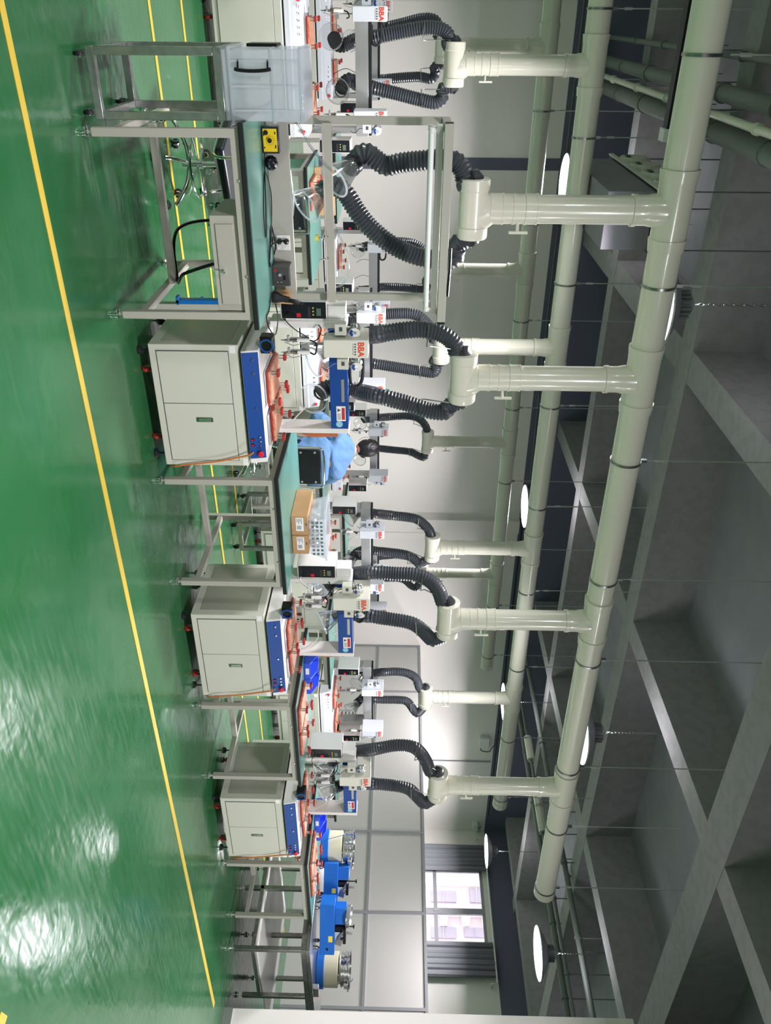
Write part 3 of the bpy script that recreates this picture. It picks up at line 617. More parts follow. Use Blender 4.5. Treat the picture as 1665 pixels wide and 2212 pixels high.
# ------------------------------------------------------------------ machine cabinets
def cabinet(W, D, label, group='cream machine cabinets on wheels', simple=False, top=.585):
    t = thing('machine_cabinet', label, 'cabinet', (0, 0, 0), group=group); z0 = .075
    MB().box(0, 0, z0, W, D, top).build('body', 'cab', t, .004)
    for x in (-.003, W-.0): 
        m = MB(); m.box(x, .05, z0+.06, x+.003, D-.05, top-.05); m.build('side_panel', 'cabside', t)
    sp = W*.465
    m = MB(); m.box(.04, -.006, z0+.045, sp-.002, .0, top-.06); m.build('cupboard_door', 'cab', t, .0015)
    m = MB(); m.box(sp+.002, -.006, z0+.045, W-.04, 0, top-.06); dr = m.build('cupboard_door', 'cab', t, .0015)
    m = MB(); m.box(.036, -.002, z0+.041, W-.036, .0, top-.056); m.build('door_gap', 'ink', t)
    x = sp+.10
    m = MB(); m.box(x-.012, -.009, .30, x+.018, -.0055, .40); h = m.build('flush_handle', 'zinc', dr, .002); MB().box(x-.006, -.0105, .315, x+.013, -.0085, .385).build('handle_recess', 'chrome', h, .004)
    MB().box(.005, -.0012, top-.05, .05, 0, top-.015).build('label_plate', 'label', t); MB().box(W-.05, -.0012, top-.035, W-.005, 0, top-.005).build('label_plate', 'label', t)
    for xx, yy in ((.055, .05), (W-.055, .05), (.055, D-.05), (W-.055, D-.05)):
        m = MB(); m.lathe([(0, 0), (.026, 0), (.026, .012), (.014, .022), (.0055, .024), (.0055, z0+.01)], (xx, yy, 0), n=18); m.build('levelling_foot', 'rubber', t)
    for xx, yy in ((.17, .06), (W-.17, .06), (.17, D-.06), (W-.17, D-.06)):
        c = MB(); c.box(xx-.02, yy-.02, .066, xx+.02, yy+.02, z0); c.box(xx-.016, yy-.012, .02, xx-.012, yy+.014, .07); c.box(xx+.012, yy-.012, .02, xx+.016, yy+.014, .07)
        c = c.build('caster', 'zinc', t); MB().lathe([(0, -.011), (.024, -.011), (.027, -.006), (.027, .006), (.024, .011), (0, .011)], (xx, yy, .0275), (1, .25, 0), 20).build('wheel', 'red', c)
    return t
AX = (1.612, 3.57, 5.515)
ca = cabinet(.775, .60, 'cream machine cabinet on wheels nearest the lamp bench, an orange cord across its door'); ca.location = (AX[0], 4.29, 0)
dup(ca, (AX[1], 4.29, 0), 'cream machine cabinet on wheels right of the bench with the two cartons')
dup(ca, (AX[2], 4.29, 0), 'cream machine cabinet on wheels farthest right in the nearest row')
BX = (-.10, 2.25, 4.62, 6.95)
cb = cabinet(1.0, .62, 'wide cream machine cabinet in the middle row behind the silver trolley', 'wide cabinets of the middle and far rows'); cb.location = (BX[0], 6.92, 0)
for x, y, l in ((BX[1], 6.92, 'wide cream machine cabinet in the middle row behind the first blue panelled machine'),
                (BX[2], 6.92, 'wide cream machine cabinet in the middle row under the bench with boxes'),
                (BX[3], 6.92, 'wide cream machine cabinet in the middle row, last before the partition'),
                (-.15, 9.4, 'wide cream machine cabinet in the farthest row at the left'),
                (2.25, 9.4, 'wide cream machine cabinet in the farthest row behind the lamp bench'),
                (4.65, 9.4, 'wide cream machine cabinet in the farthest row behind the seated person'),
                (7.0, 9.4, 'wide cream machine cabinet in the farthest row, last on the right')):
    dup(cb, (x, y, 0), l)
for i, x in enumerate(AX):
    W = .775
    cable([(x+.665, 4.262, .625), (x+.675, 4.25, .61), (x+.70, 4.262, .54), (x+.735, 4.268, .40), (x+.76, 4.27, .22), (x+.79, 4.30, .10), (x+.83, 4.5, .02), (x+.86, 4.8, .008)], .005, 'orange', 'power_cable',
          ['orange cable hanging down the cabinet nearest the lamp bench', 'orange cable hanging down the middle cream cabinet of the nearest row', 'orange cable hanging down the last cream cabinet of the nearest row'][i])

# ------------------------------------------------------------------ soldering machines
def head(parent, x, y, z0, z1, shell_, w_=.115, d_=.20, name='head'):
    h = MB().box(x, y, z0, x+w_, y+d_, z1).build('head_shell', shell_, parent, .006)
    cx = x+w_*.60
    text_mesh('BBA', .052, 'logo', 'logo', h, facing(x+w_*.50, y-.0012, z1-.045) )
    m = MB()
    for k in range(5): m.box(x+w_*.5-.036+k*.016, y-.0012, z1-.083, x+w_*.5-.028+k*.016, y, z1-.073)
    m.box(x+w_*.5-.036, y-.001, z1-.092, x+w_*.5+.036, y, z1-.090); m.build('small_characters', 'ink', h)
    return h
def feeder(parent, x, y, z, s=1, box='cab', flip=False):
    f_ = MB().box(x-.034, y-.03, z-.035, x+.034, y+.03, z+.035).build('wire_feeder', box, parent, .003)
    MB().box(x-.018, y-.0315, z-.008, x+.008, y-.0295, z+.012).build('counter_window', 'ink', f_)
    m = MB(); m.box(x-.006, y-.004, z+.035, x+.006, y+.004, z+.10); m.cyl((x, y, z+.045), (x+.035, y, z+.045), .004, 8); m.build('bracket', 'zinc', f_)
    c = Vector((x+.01, y, z+.085)); ax = Vector((.35*s, -1, 0)).normalized()
    sp = MB().lathe([(0, -.024), (.034, -.024), (.034, -.021), (.020, -.020), (.020, .020), (.034, .021), (.034, .024), (.012, .024), (0, .024)], c, ax, 26).build('solder_reel', 'chrome', f_)
    MB().lathe([(.012, .0245), (.0335, .0245), (.0335, .0255), (.012, .0255)], c, ax, 26, close=True).build('reel_flange', 'white', sp)
    u = Vector((1, .35*s, 0)).normalized(); e = c+ax*.0262; m = MB(); vs = []; n = 12
    for k in range(n+1):
        a = PI+.6+2.0*k/n; vs += [e+u*math.cos(a)*.014+Vector((0, 0, 1))*math.sin(a)*.014, e+u*math.cos(a)*.032+Vector((0, 0, 1))*math.sin(a)*.032]
    m.add(vs, [(2*k, 2*k+1, 2*k+3, 2*k+2) for k in range(n)]); m.build('reel_label', 'blue', sp)
    m = MB(); m.tube(smooth_path([c+Vector((0, 0, -.02)), (x, y-.02, z-.03), (x, y-.03, z-.06), (x+s*.03, y-.045, z-.10), (x+s*.02, y-.02, z-.13)], .01), .0022, 6); m.build('feed_tube', 'black', f_)
def iron(parent, x, y, z, s=1):
    a = MB().lathe([(0, 0), (.011, 0), (.012, .06), (.009, .075), (0, .076)], (x, y, z-.075), (0, 0, 1), 16).build('iron_handle', 'white', parent)
    m = MB(); m.lathe([(0, -.10), (.002, -.10), (.005, -.07), (.008, -.065), (.008, -.03), (.012, -.025), (.012, 0), (0, 0)], (x, y, z-.075), (0, 0, 1), 14); m.build('iron_tip', 'zinc', a)
    m = MB(); m.box(x-.008, y+.012, z-.12, x+.010, y+.035, z-.02); m.box(x-.03, y-.012, z-.135, x+.01, y+.012, z-.122); m.tube([(x+.014, y, z-.02), (x+.03, y-.01, z-.10), (x+.012, y, z-.155)], .003, 6); m.build('iron_clamp', 'alu', a, .002)
    m = MB(); m.tube(smooth_path([(x, y, z), (x+.01, y, z+.03), (x+.04*s, y+.02, z+.04), (x+.05*s, y+.05, z+.02)], .008), .005, 8); m.build('iron_cord', 'black', a)
def controller(parent, x, y, z0=.80, z1=1.07, w_=.105, d_=.26, shell_='white', side=1):
    c = MB().box(x, y, z0, x+w_, y+d_, z1).build('controller', shell_, parent, .003)
    p = MB().box(x+.004, y-.003, z0+.008, x+w_-.004, y, z1-.008).build('black_panel', 'navy', c)
    MB().box(x+w_*.38, y-.0045, z1-.065, x+w_*.80, y-.003, z1-.038).build('display', 'lcd', p)
    m = MB()
    for k in range(3): m.lathe([(0, 0), (.005, 0), (.004, .005), (0, .0055)], (x+w_*(.36+.19*k), y-.003, z1-.085), (0, -1, 0), 12)
    m.build('yellow_button', 'yknob', p)
    MB().box(x+w_*.66, y-.0065, z1-.185, x+w_*.88, y-.003, z1-.160).build('power_switch', 'redbtn', p)
    m = MB()
    for k in range(2): m.box(x+w_*(.30), y-.0036, z1-.106-k*.008, x+w_*.88, y-.003, z1-.103-k*.008)
    m.build('panel_lettering', 'ink', p)
    return c
def funnel_post(): pass
def robot_a(label):
    t = thing('soldering_machine', label, 'machine', (0, 0, 0), group='blue panelled soldering machines'); W = .775
    m = MB(); m.prism([(.0, .598), (-.02, .602), (.0, .700), (.56, .700), (.58, .68), (.58, .598)], .03, .745, 'x'); m.build('machine_base', 'white', t, .003)
    m = MB(); m.box(.06, .05, .586, .70, .55, .599); m.build('base_plinth', 'rubber', t)
    # sloped blue front
    P0, P1 = Vector((0, -.0205, .604)), Vector((0, -.0005, .696)); nrm = Vector((0, -(P1.z-P0.z), P1.y-P0.y)).normalized()
    m = MB(); m.add([P0+Vector((.04, 0, 0)), P0+Vector((.712, 0, 0)), P1+Vector((.712, 0, 0)), P1+Vector((.04, 0, 0))]+[q+nrm*.004 for q in (P0+Vector((.04, 0, 0)), P0+Vector((.712, 0, 0)), P1+Vector((.712, 0, 0)), P1+Vector((.04, 0, 0)))], [(0,1,2,3),(4,7,6,5),(0,4,5,1),(1,5,6,2),(2,6,7,3),(3,7,4,0)])
    bp_ = m.build('blue_front_panel', 'blue', t)
    on = lambda x, f_: P0.lerp(P1, f_)+Vector((x, 0, 0))+nrm*.003
    for x, q in ((.085, .62), (.165, .62), (.385, .62), (.575, .68), (.605, .68), (.635, .68)): MB().lathe([(0, 0), (.0085, 0), (.0085, .006), (.006, .010), (0, .010)], on(x, q), nrm, 14).build('push_button', 'chrome', bp_)
    e = MB().lathe([(0, 0), (.008, 0), (.008, .012), (.0185, .013), (.0185, .022), (.012, .028), (0, .028)], on(.678, .66), nrm, 22).build('emergency_stop', 'redbtn', bp_)
    m = MB()
    for x in (.585, .62): m.obox(on(x, .22), .008, .005, .010, Matrix.Identity(3))
    m.build('rocker_switch', 'black', bp_); m = MB()
    for x in (.585, .62): m.obox(on(x, .22)+Vector((0, -.004, 0)), .005, .003, .007, Matrix.Identity(3))
    m.build('rocker_key', 'redbtn', bp_)
    for x in (.30, .58):
        r_ = MB().box(x-.10, .09, .702, x+.10, .52, .712).build('slide_cover', 'alu', t, .002); m = MB()
        for y in (.12, .2, .28): m.box(x-.101, y, .7125, x+.02, y+.003, .7135)
        m.build('slide_slot', 'ink', r_)
    # gantry
    MB().box(.731, .438, .702, .766, .58, 1.172).build('gantry_post', 'white', t, .004); MB().box(.008, .438, .702, .052, .58, 1.172).build('gantry_post', 'white', t, .004)
    bm_ = MB().box(.04, .441, 1.055, .7305, .56, 1.168).build('gantry_beam', 'blue', t, .003)
    MB().box(.385, .4395, 1.128, .54, .4415, 1.147).build('beam_slot', 'alu', bm_)
    lb = MB().box(.57, .4392, 1.093, .675, .4415, 1.152).build('warning_label', 'label', bm_)
    MB().box(.58, .4382, 1.127, .665, .4395, 1.147).build('red_stripe', 'warn', lb); m = MB(); m.prism([(.585, 1.100), (.61, 1.100), (.597, 1.122)], .4382, .4395, 'y')
    for k in range(4): m.box(.62, .4383, 1.100+k*.006, .665, .4395, 1.102+k*.006)
    m.build('label_print', 'ink', lb)
    MB().lathe([(0, 0), (.022, 0), (.022, .0015), (0, .0015)], (.698, .441, 1.110), (0, -1, 0), 24).build('round_sticker', 'sticker', bm_)
    head(t, .072, .295, 1.037, 1.307, 'cream', .114, .135)
    MB().box(.075, .4305, 1.18, .183, .53, 1.303).build('head_rear_cover', 'cream', t, .004)
    MB().box(.09, .432, 1.06, .17, .4405, 1.16).build('head_carriage', 'alu', t, .002)
    feeder(t, .022, .36, 1.14, 1); feeder(t, .236, .35, 1.15, 1)
    iron(t, .085, .32, .955, 1); iron(t, .158, .31, .955, -1)
    m = MB(); m.box(.115, .36, .94, .13, .375, 1.05); m.box(.07, .345, .90, .18, .375, .945); m.build('tool_slide', 'alu', t, .002)
    m = MB(); m.tube(smooth_path([(.24, .49, 1.182), (.38, .49, 1.182), (.435, .49, 1.195), (.45, .49, 1.22), (.435, .49, 1.245), (.38, .49, 1.262), (.24, .49, 1.265), (.19, .49, 1.25)], .009), lambda i: .012 if i % 2 else .0105, 8); m.build('cable_chain', 'rubber', t)
    controller(t, -.115, .437, .772, 1.055, .108, .19)
    MB().box(-.006, .445, .80, .0075, .60, 1.16).build('side_plate', 'white', t, .002)
    MB().box(-.085, .45, 1.057, -.006, .56, 1.165).build('junction_box', 'white', t, .003)
    cc = MB(); cc.tube(smooth_path([(-.05, .43, .82), (-.04, .36, .80), (.02, .34, .86), (.06, .34, .92), (.08, .34, .95)], .012), .003, 6); cc.tube(smooth_path([(.03, .44, 1.0), (.04, .38, 1.02), (.09, .36, 1.0), (.10, .34, .97)], .012), .004, 6); cc.build('wiring', 'black', t)
    # air hoses and funnel bracket below the beam
    m = MB(); m.tube(smooth_path([(.50, .44, .90), (.56, .42, .90), (.62, .42, .85), (.68, .44, .80), (.71, .46, .76)], .01), .004, 6); m.tube([(.52, .45, 1.05), (.52, .42, 1.02)], .006, 6); m.build('air_tube', 'white', t)
    g = MB().lathe([(0, 0), (.012, .0), (.014, .02), (.022, .04), (.024, .12), (.016, .20), (.02, .235), (0, .236)], (.80, .50, .86), (0, 0, 1), 12).build('hanging_sleeve', 'glove', t)
    MB().tube([(.79, .50, .79), (.80, .50, .87)], .005, 6).build('sleeve_cord', 'orange', t)
    return t
ra = robot_a('soldering machine with blue front nearest the lamp bench, on the first cream cabinet'); ra.location = (AX[0], 4.29, 0)
dup(ra, (AX[1], 4.29, 0), 'soldering machine with blue front between the cardboard boxes and the blue bin bench')
dup(ra, (AX[2], 4.29, 0), 'soldering machine with blue front farthest right, before the end bench')

def robot_b(label):
    t = thing('twin_head_soldering_machine', label, 'machine', (0, 0, 0), group='white twin head soldering machines'); W = 1.0
    m = MB(); m.prism([(.04, .598), (.03, .60), (.03, .64), (.045, .645), (.045, .67), (.075, .735), (.56, .735), (.58, .70), (.58, .598)], .02, .98, 'x'); m.build('machine_base', 'robw', t, .003)
    m = MB(); m.box(.03, .05, .586, .97, .55, .599); m.build('base_plinth', 'rubber', t)
    nrm = Vector((0, -.065, .03)).normalized()
    for k in range(10): MB().lathe([(0, 0), (.008, 0), (.008, .006), (0, .008)], (.10+.045*k+(.355 if k > 4 else 0), .058, .70), nrm, 12).build('push_button', 'chrome', t)
    for x in (.055, .945): MB().lathe([(0, 0), (.007, 0), (.007, .01), (.016, .012), (.016, .02), (0, .024)], (x, .058, .70), nrm, 16).build('emergency_stop', 'redbtn', t)
    for x in (.28, .74): MB().box(x-.11, .09, .735, x+.11, .50, .748).build('slide_cover', 'alu', t, .002)
    for x in (0, .955): MB().box(x, .455, .70, x+.045, .60, 1.20).build('gantry_post', 'alu', t, .003)
    b_ = MB().box(-.02, .445, 1.10, 1.02, .585, 1.205).build('gantry_beam', 'alu', t, .003)
    MB().box(-.015, .45, 1.2055, 1.015, .58, 1.228).build('beam_cover', 'rubber', b_)
    for x in (.095, .80):
        head(t, x, .17, 1.095, 1.36, 'robw', .10, .20); MB().box(x+.01, .37, 1.11, x+.09, .445, 1.19).build('head_carriage', 'alu', t, .002)
        iron(t, x+.03, .20, 1.03, 1); m = MB(); m.box(x+.045, .22, .99, x+.055, .23, 1.10); m.box(x+.01, .21, .96, x+.085, .24, .99); m.build('tool_slide', 'alu', t)
    feeder(t, .058, .26, 1.20, 1, 'robw'); feeder(t, .935, .24, 1.20, 1, 'robw')
    controller(t, -.13, .30, .80, 1.06, .10, .22); controller(t, 1.03, .30, .80, 1.06, .10, .22)
    m = MB(); m.tube(smooth_path([(.22, .50, 1.23), (.34, .50, 1.235), (.36, .50, 1.27), (.33, .50, 1.30), (.20, .45, 1.31)], .012), lambda i: .011 if i % 2 else .0095, 8); m.build('cable_chain', 'rubber', t)
    m = MB(); m.tube(smooth_path([(.35, .45, 1.10), (.33, .40, 1.02), (.36, .36, .95)], .015), .0025, 5); m.tube(smooth_path([(.55, .45, 1.10), (.52, .40, 1.02), (.56, .38, .92)], .015), .0025, 5); m.build('wiring', 'black', t)
    return t
rb = robot_b('white twin head soldering machine in the middle row behind the storage box'); rb.location = (BX[0], 6.92, 0)
for x, y, l in ((BX[1], 6.92, 'white twin head soldering machine in the middle row behind the first blue panelled machine'),
                (BX[2], 6.92, 'white twin head soldering machine in the middle row behind the plastic basket'),
                (BX[3], 6.92, 'white twin head soldering machine in the middle row, last before the partition'),
                (-.15, 9.4, 'white twin head soldering machine in the farthest row at the left'),
                (2.25, 9.4, 'white twin head soldering machine in the farthest row behind the overhead lamp frame'),
                (4.65, 9.4, 'white twin head soldering machine in the farthest row behind the seated person'),
                (7.0, 9.4, 'white twin head soldering machine in the farthest row, last on the right')):
    dup(rb, (x, y, 0), l)

# ------------------------------------------------------------------ soldering fixtures (red trays with copper coloured boards and clamps)
def fixture(label, grp, clamps=((.02, .04), (.02, .34), (.20, .04), (.20, .34)), W=.22, D=.38):
    t = thing('soldering_fixture', label, 'fixture tray', (0, 0, 0), group=grp)
    MB().box(0, 0, 0, W, D, .010).build('base_plate', 'red', t, .002)
    b_ = MB().box(.006, .01, .010, W-.006, D-.01, .024).build('circuit_board', 'copper', t, .001)
    for x, y in clamps:
        c = MB().box(x-.020, y-.022, .058, x+.020, y+.022, .076).build('clamp_cap', 'red', t, .003)
        m = MB(); m.cyl((x-.008, y, .02), (x-.008, y, .06), .0055, 10); m.cyl((x+.010, y, .02), (x+.010, y, .06), .0055, 10); m.build('clamp_pin', 'chrome', c)
    return t
fx = fixture('red fixture tray with copper board, left one on the first blue panelled machine', 'red fixture trays'); fx.location = (AX[0]+.20, 4.39, .714); fx.rotation_euler = (0, 0, -.05)
gF = 'red fixture trays'
def fxd(x, y, z, rz, l): return dup(fx, (x, y, z), l, rz)
fxd(AX[0]+.47, 4.43, .714, .05, 'red fixture tray with copper board, right one on the first blue panelled machine')
fxd(AX[1]+.20, 4.40, .714, -.05, 'red fixture tray with copper board, left one on the second blue panelled machine')
fxd(AX[1]+.47, 4.42, .714, .05, 'red fixture tray with copper board, right one on the second blue panelled machine')
fxd(AX[2]+.20, 4.40, .714, -.05, 'red fixture tray with copper board, left one on the third blue panelled machine')
fxd(AX[2]+.47, 4.42, .714, .05, 'red fixture tray with copper board, right one on the third blue panelled machine')
fxd(4.52, 4.32, .767, -.12, 'red fixture tray on the green bench in front of the blue parts bin')
fxd(4.78, 4.31, .767, -.03, 'red fixture tray on the green bench, right of the one before the blue parts bin')
fxd(6.45, 4.33, .767, -.05, 'red fixture tray on the end bench in front of its small blue bin')
fxd(6.70, 4.32, .767, -.02, 'red fixture tray on the end bench, nearer the blue feeders')
for i, x in enumerate(BX):
    nm = ('first', 'second', 'third', 'fourth')[i]
    fxd(x+.16, 7.04, .75, 0, 'red fixture tray on the left slide of the %s middle row machine' % nm)
    fxd(x+.62, 7.04, .75, 0, 'red fixture tray on the right slide of the %s middle row machine' % nm)
for i, x in enumerate((-.15, 2.25, 4.65, 7.0)):
    nm = ('first', 'second', 'third', 'fourth')[i]
    fxd(x+.16, 9.52, .75, 0, 'red fixture tray on the left slide of the %s farthest row machine' % nm)
    fxd(x+.62, 9.52, .75, 0, 'red fixture tray on the right slide of the %s farthest row machine' % nm)
fxd(1.16, 6.66, .767, .0, 'red fixture tray lying on the bench behind the lamp bench, before a brown board')
bb = MB((1.20, 7.10, .767)).box(1.12, 7.08, .767, 1.50, 7.12, .93).build('cardboard_box', 'card', None, .002); bb.location = (1.20, 7.10, .767); tag(bb, 'flat brown cardboard box behind a red fixture tray', 'box')

# ------------------------------------------------------------------ black supply boxes with blue cords on the left of the blue machines
for i, x in enumerate(AX):
    t = thing('fan_unit', 'black fan box with a blue rim beside the %s blue panelled machine' % ('first', 'second', 'third')[i], 'fan', (x-.075, 4.27, .715), group='black fan boxes with blue rims')
    if i == 0: fan0 = t; t.location = (x+.02, 4.38, .702)
    else: t.location = (x+.02, 4.38, .702)
    MB().box(-.05, -.04, 0, .05, .04, .075).build('fan_case', 'black', t, .006)
    m = MB(); m.lathe([(.030, -.006), (.040, -.006), (.040, .006), (.030, .006)], (0, -.043, .038), (0, -1, 0), 22, close=True); m.build('fan_rim', mat('dark_blue_rim', (24, 70, 130), .4) if 'rim' not in KIDS else KIDS['rim'], t)
    if 'rim' not in KIDS: KIDS['rim'] = bpy.data.materials['dark_blue_rim']
    MB().box(.034, -.046, .055, .05, -.04, .065).build('orange_tab', 'orange', t)

# ------------------------------------------------------------------ things on the second bench
def carton(x0, y0, w_, d_, h_, label):
    t = thing('cardboard_box', label, 'box', (x0, y0, .767), group='brown cartons on the second bench')
    MB().box(0, 0, 0, w_, d_, h_).build('carton', 'card', t, .002)
    l = MB().box(w_*.08, -.0008, h_*.28, w_*.78, 0, h_*.74).build('paper_label', 'label', t); m = MB()
    for k in range(4): m.box(w_*.12, -.0014, h_*(.34+.09*k), w_*(.3+.1*(k % 2)), -.0008, h_*(.37+.09*k))
    for k in range(9): m.box(w_*(.5+.022*k), -.0014, h_*.34, w_*(.508+.022*k), -.0008, h_*.60)
    m.build('label_print', 'ink', l)
    MB().box(w_*.35, -.0012, h_*.86, w_*.5, -.0004, h_*.92).build('ink_mark', 'ink', t)
    return t
carton(2.96, 4.62, .155, .36, .115, 'brown carton with white label on the bench, left one of the two under the basket')
carton(3.12, 4.62, .155, .34, .112, 'brown carton with white label, right one of the two by the white controller')
t = thing('plastic_basket', 'clear slotted plastic basket full of bags, lying on the two cartons', 'basket', (3.14, 4.80, .883))
shell(-.15, .19, -.16, .16, 0, .115, .025, .004).build('basket_body', 'milky', t)
m = MB()
for k in range(9):
    for j in range(3): m.box(-.12+.033*k, -.155+.0, .02+.03*j, -.103+.033*k, -.152, .038+.03*j)
m.build('slot', 'lcd', t)
m = MB(); m.tube([(-.155, -.165, .115), (.195, -.165, .115), (.195, .165, .115), (-.155, .165, .115), (-.155, -.165, .115)], .007, 8); m.build('basket_rim', 'milky', t)
MB().box(-.12, .02, .01, .0, .10, .06).build('clear_tray', 'sticker', t, .004)
def pouch(x, y, z, sx, sy, sz, label, sd):
    rnd = random.Random(sd); bm = bmesh.new(); bmesh.ops.create_icosphere(bm, subdivisions=3, radius=1)
    for v in bm.verts:
        n_ = 1+.16*math.sin(7*v.co.x+sd)*math.cos(6*v.co.z+sd*2)+rnd.uniform(-.05, .05); v.co = Vector((v.co.x*sx*n_, v.co.y*sy*n_, v.co.z*sz*n_))
    me = bpy.data.meshes.new('plastic_bag'); bm.to_mesh(me); bm.free(); me.materials.append(M['bag']); o_ = bpy.data.objects.new('plastic_bag', me); COL.objects.link(o_); o_.location = (x, y, z)
    tag(o_, label, 'bag', 'clear plastic bags at the basket')
pouch(3.02, 4.68, .925, .05, .035, .045, 'crumpled clear plastic bag over the left carton', 3)
pouch(3.12, 4.66, .92, .045, .03, .04, 'crumpled clear plastic bag at the middle of the basket front', 5)
pouch(3.20, 4.66, .925, .04, .03, .045, 'pale pinkish plastic bag at the right end of the basket front', 8)
t = thing('metal_part_stack', 'silver screw clip resting in the top of the clear basket', 'clip', (3.10, 4.90, .95)); MB().box(-.03, -.01, 0, .03, .01, .012).build('clip_bar', 'zinc', t, .002); MB().box(-.034, -.008, .005, -.02, .008, .03).build('clip_jaw', 'black', t, .002)

# ------------------------------------------------------------------ blue bins
def bin_(x, y, z, rz, label, n=2):
    t = thing('parts_bin', label, 'bin', (x, y, z), rz, group='blue stackable parts bins')
    for k in range(n):
        w_ = .15; x0 = k*(w_+.003)
        m = MB(); th = .004
        prof = [(0, 0), (.24, 0), (.24, .09), (.10, .09), (.0, .05)]
        m.prism(prof, x0, x0+th, 'x'); m.prism(prof, x0+w_-th, x0+w_, 'x')
        m.box(x0+th, .0, 0, x0+w_-th, .24, th); m.box(x0+th, .236, th, x0+w_-th, .24, .09); m.box(x0+th, 0, th, x0+w_-th, th, .05)
        m.box(x0-.002, .10, .086, x0+th+.002, .24, .094); m.box(x0+w_-th-.002, .10, .086, x0+w_+.002, .24, .094)
        b_ = m.build('bin', 'bin', t, .001); MB().box(x0+.045, -.001, .012, x0+.105, 0, .04).build('card_label', 'label', b_)
    return t
bin_(4.47, 4.78, .767, -.10, 'pair of blue parts bins right of the second blue panelled machine')
bin_(6.42, 4.80, .767, -.10, 'pair of blue parts bins on the end bench by the last blue machine')
bin_(5.93, 7.22, .767, 0, 'blue open fronted parts bin on the middle row bench, seen under a blue beam', 1)
# blue crate behind the first cabinet
t = thing('plastic_crate', 'bright blue crate edge standing behind the right leg of the lamp bench', 'crate', (1.47, 4.60, 0)); m = MB()
m.box(-.012, 0, .18, .012, .05, .49); m.box(-.03, 0, .47, .02, .05, .49); m.box(-.03, 0, .18, .02, .05, .20); m.box(-.02, .01, .32, .012, .05, .335); m.build('crate_rim', 'crate', t, .003)
MB().box(.012, 0.0, .0, .055, .05, .47).build('crate_base', 'cab', t, .003)
# bench to the right of the boards: stack of dark boards (seen over the third bench)
# magazine rack with circuit boards behind the third controller
q0, q1 = at(735, 1564, Y=7.9), at(767, 1612, Y=7.9); bw_ = q1.x-q0.x
t = thing('board_rack', 'rack of dark circuit boards seen over the last white controller', 'board rack', ((q0.x+q1.x)/2, 7.9, 0))
MB().box(-bw_/2, -.05, .0, bw_/2, .30, .04).build('rack_base', 'frame', t, .003)
for x in (-bw_/2+.01, bw_/2-.01):
    for y in (-.03, .27): MB().box(x-.008, y-.008, .04, x+.008, y+.008, q1.z).build('rack_post', 'frame', t, .002)
for k in range(4):
    zz = q0.z+(q1.z-q0.z)*k/4; MB().box(-bw_/2+.02, -.02, zz, bw_/2-.02, .26, zz+.02).build('circuit_board', 'pcb', t, .003)

# ------------------------------------------------------------------ chairs and the person
def chair(x, y, rz, seat_z, label, ring=True):
    t = thing('work_chair', label, 'chair', (x, y, 0), rz, group='black chairs with chrome star bases')
    zc = .10
    for k in range(5):
        a = 2*PI*k/5+.3; d = Vector((math.cos(a), math.sin(a), 0))
        l = MB().tube(smooth_path([d*.02+Vector((0, 0, zc+.06)), d*.12+Vector((0, 0, zc+.05)), d*.24+Vector((0, 0, zc)), d*.26+Vector((0, 0, zc-.02))], .03), .013, 10).build('base_leg', 'chrome', t)
        c = MB(); c.lathe([(0, -.022), (.025, -.022), (.025, -.006), (.012, -.006), (.012, .006), (.025, .006), (.025, .022), (0, .022)], d*.26+Vector((0, 0, .0255)), (-d.y, d.x, 0), 18)
        w_ = c.build('caster', 'rubber', l); MB().lathe([(.016, -.024), (.022, -.024), (.022, .024), (.016, .024)], d*.26+Vector((0, 0, .0255)), (-d.y, d.x, 0), 18, close=True).build('wheel_trim', 'chrome', w_)
    MB().tube([(0, 0, zc+.02), (0, 0, seat_z*.62), (0, 0, seat_z*.62), (0, 0, seat_z-.05)], lambda i: (.027, .027, .017, .017)[i], 18).build('gas_column', 'chrome', t)
    if ring:
        n = 40; m = MB(); m.tube([(0.19*math.cos(2*PI*k/n), .19*math.sin(2*PI*k/n), .21) for k in range(n+1)], .009, 8)
        for k in range(4): a = PI/2*k; m.tube([(0, 0, .22), (.19*math.cos(a), .19*math.sin(a), .21)], .007, 8)
        m.build('foot_ring', 'chrome', t)
    m = MB(); m.tube([(-.17, .17, seat_z-.03), (-.17, -.19, seat_z-.03)], .010, 8); m.tube([(.17, .17, seat_z-.03), (.17, -.19, seat_z-.03)], .010, 8)
    m.box(-.09, -.09, seat_z-.055, .09, .09, seat_z-.035); m.build('seat_frame', 'chrome', t)
    MB().box(-.21, -.20, seat_z-.02, .21, .21, seat_z+.035).build('seat', 'seat', t, .022, seg=4)
    # back: behind the sitter (-Y side), chrome hoop and black pad
    bz0, bz1 = seat_z+.18, seat_z+.42
    P = [(-.17, -.19, seat_z-.03), (-.18, -.25, seat_z+.02), (-.185, -.26, bz0), (-.185, -.27, bz1-.05), (-.15, -.272, bz1), (.15, -.272, bz1), (.185, -.27, bz1-.05), (.185, -.26, bz0), (.18, -.25, seat_z+.02), (.17, -.19, seat_z-.03)]
    fr = MB().tube(smooth_path(P, .03), .010, 8).build('back_frame', 'chrome', t)
    bk = MB().box(-.165, -.262, bz0, .165, -.235, bz1-.02).build('backrest', 'seat', t, .012, seg=3)
    m = MB()
    for sx in (-.14, .14):
        for zz in (bz0+.05, bz1-.07): m.lathe([(0, 0), (.012, 0), (.010, .004), (0, .005)], (sx, -.262, zz), (0, -1, 0), 12)
    m.build('back_screw', 'chrome', bk)
    return t
chair(.84, 5.38, .35, .40, 'chrome based black chair seen under the lamp bench, nearest of the two', True)
chair(1.19, 6.52, .55, .36, 'black backed chair with chrome hoop behind the lamp bench', True)
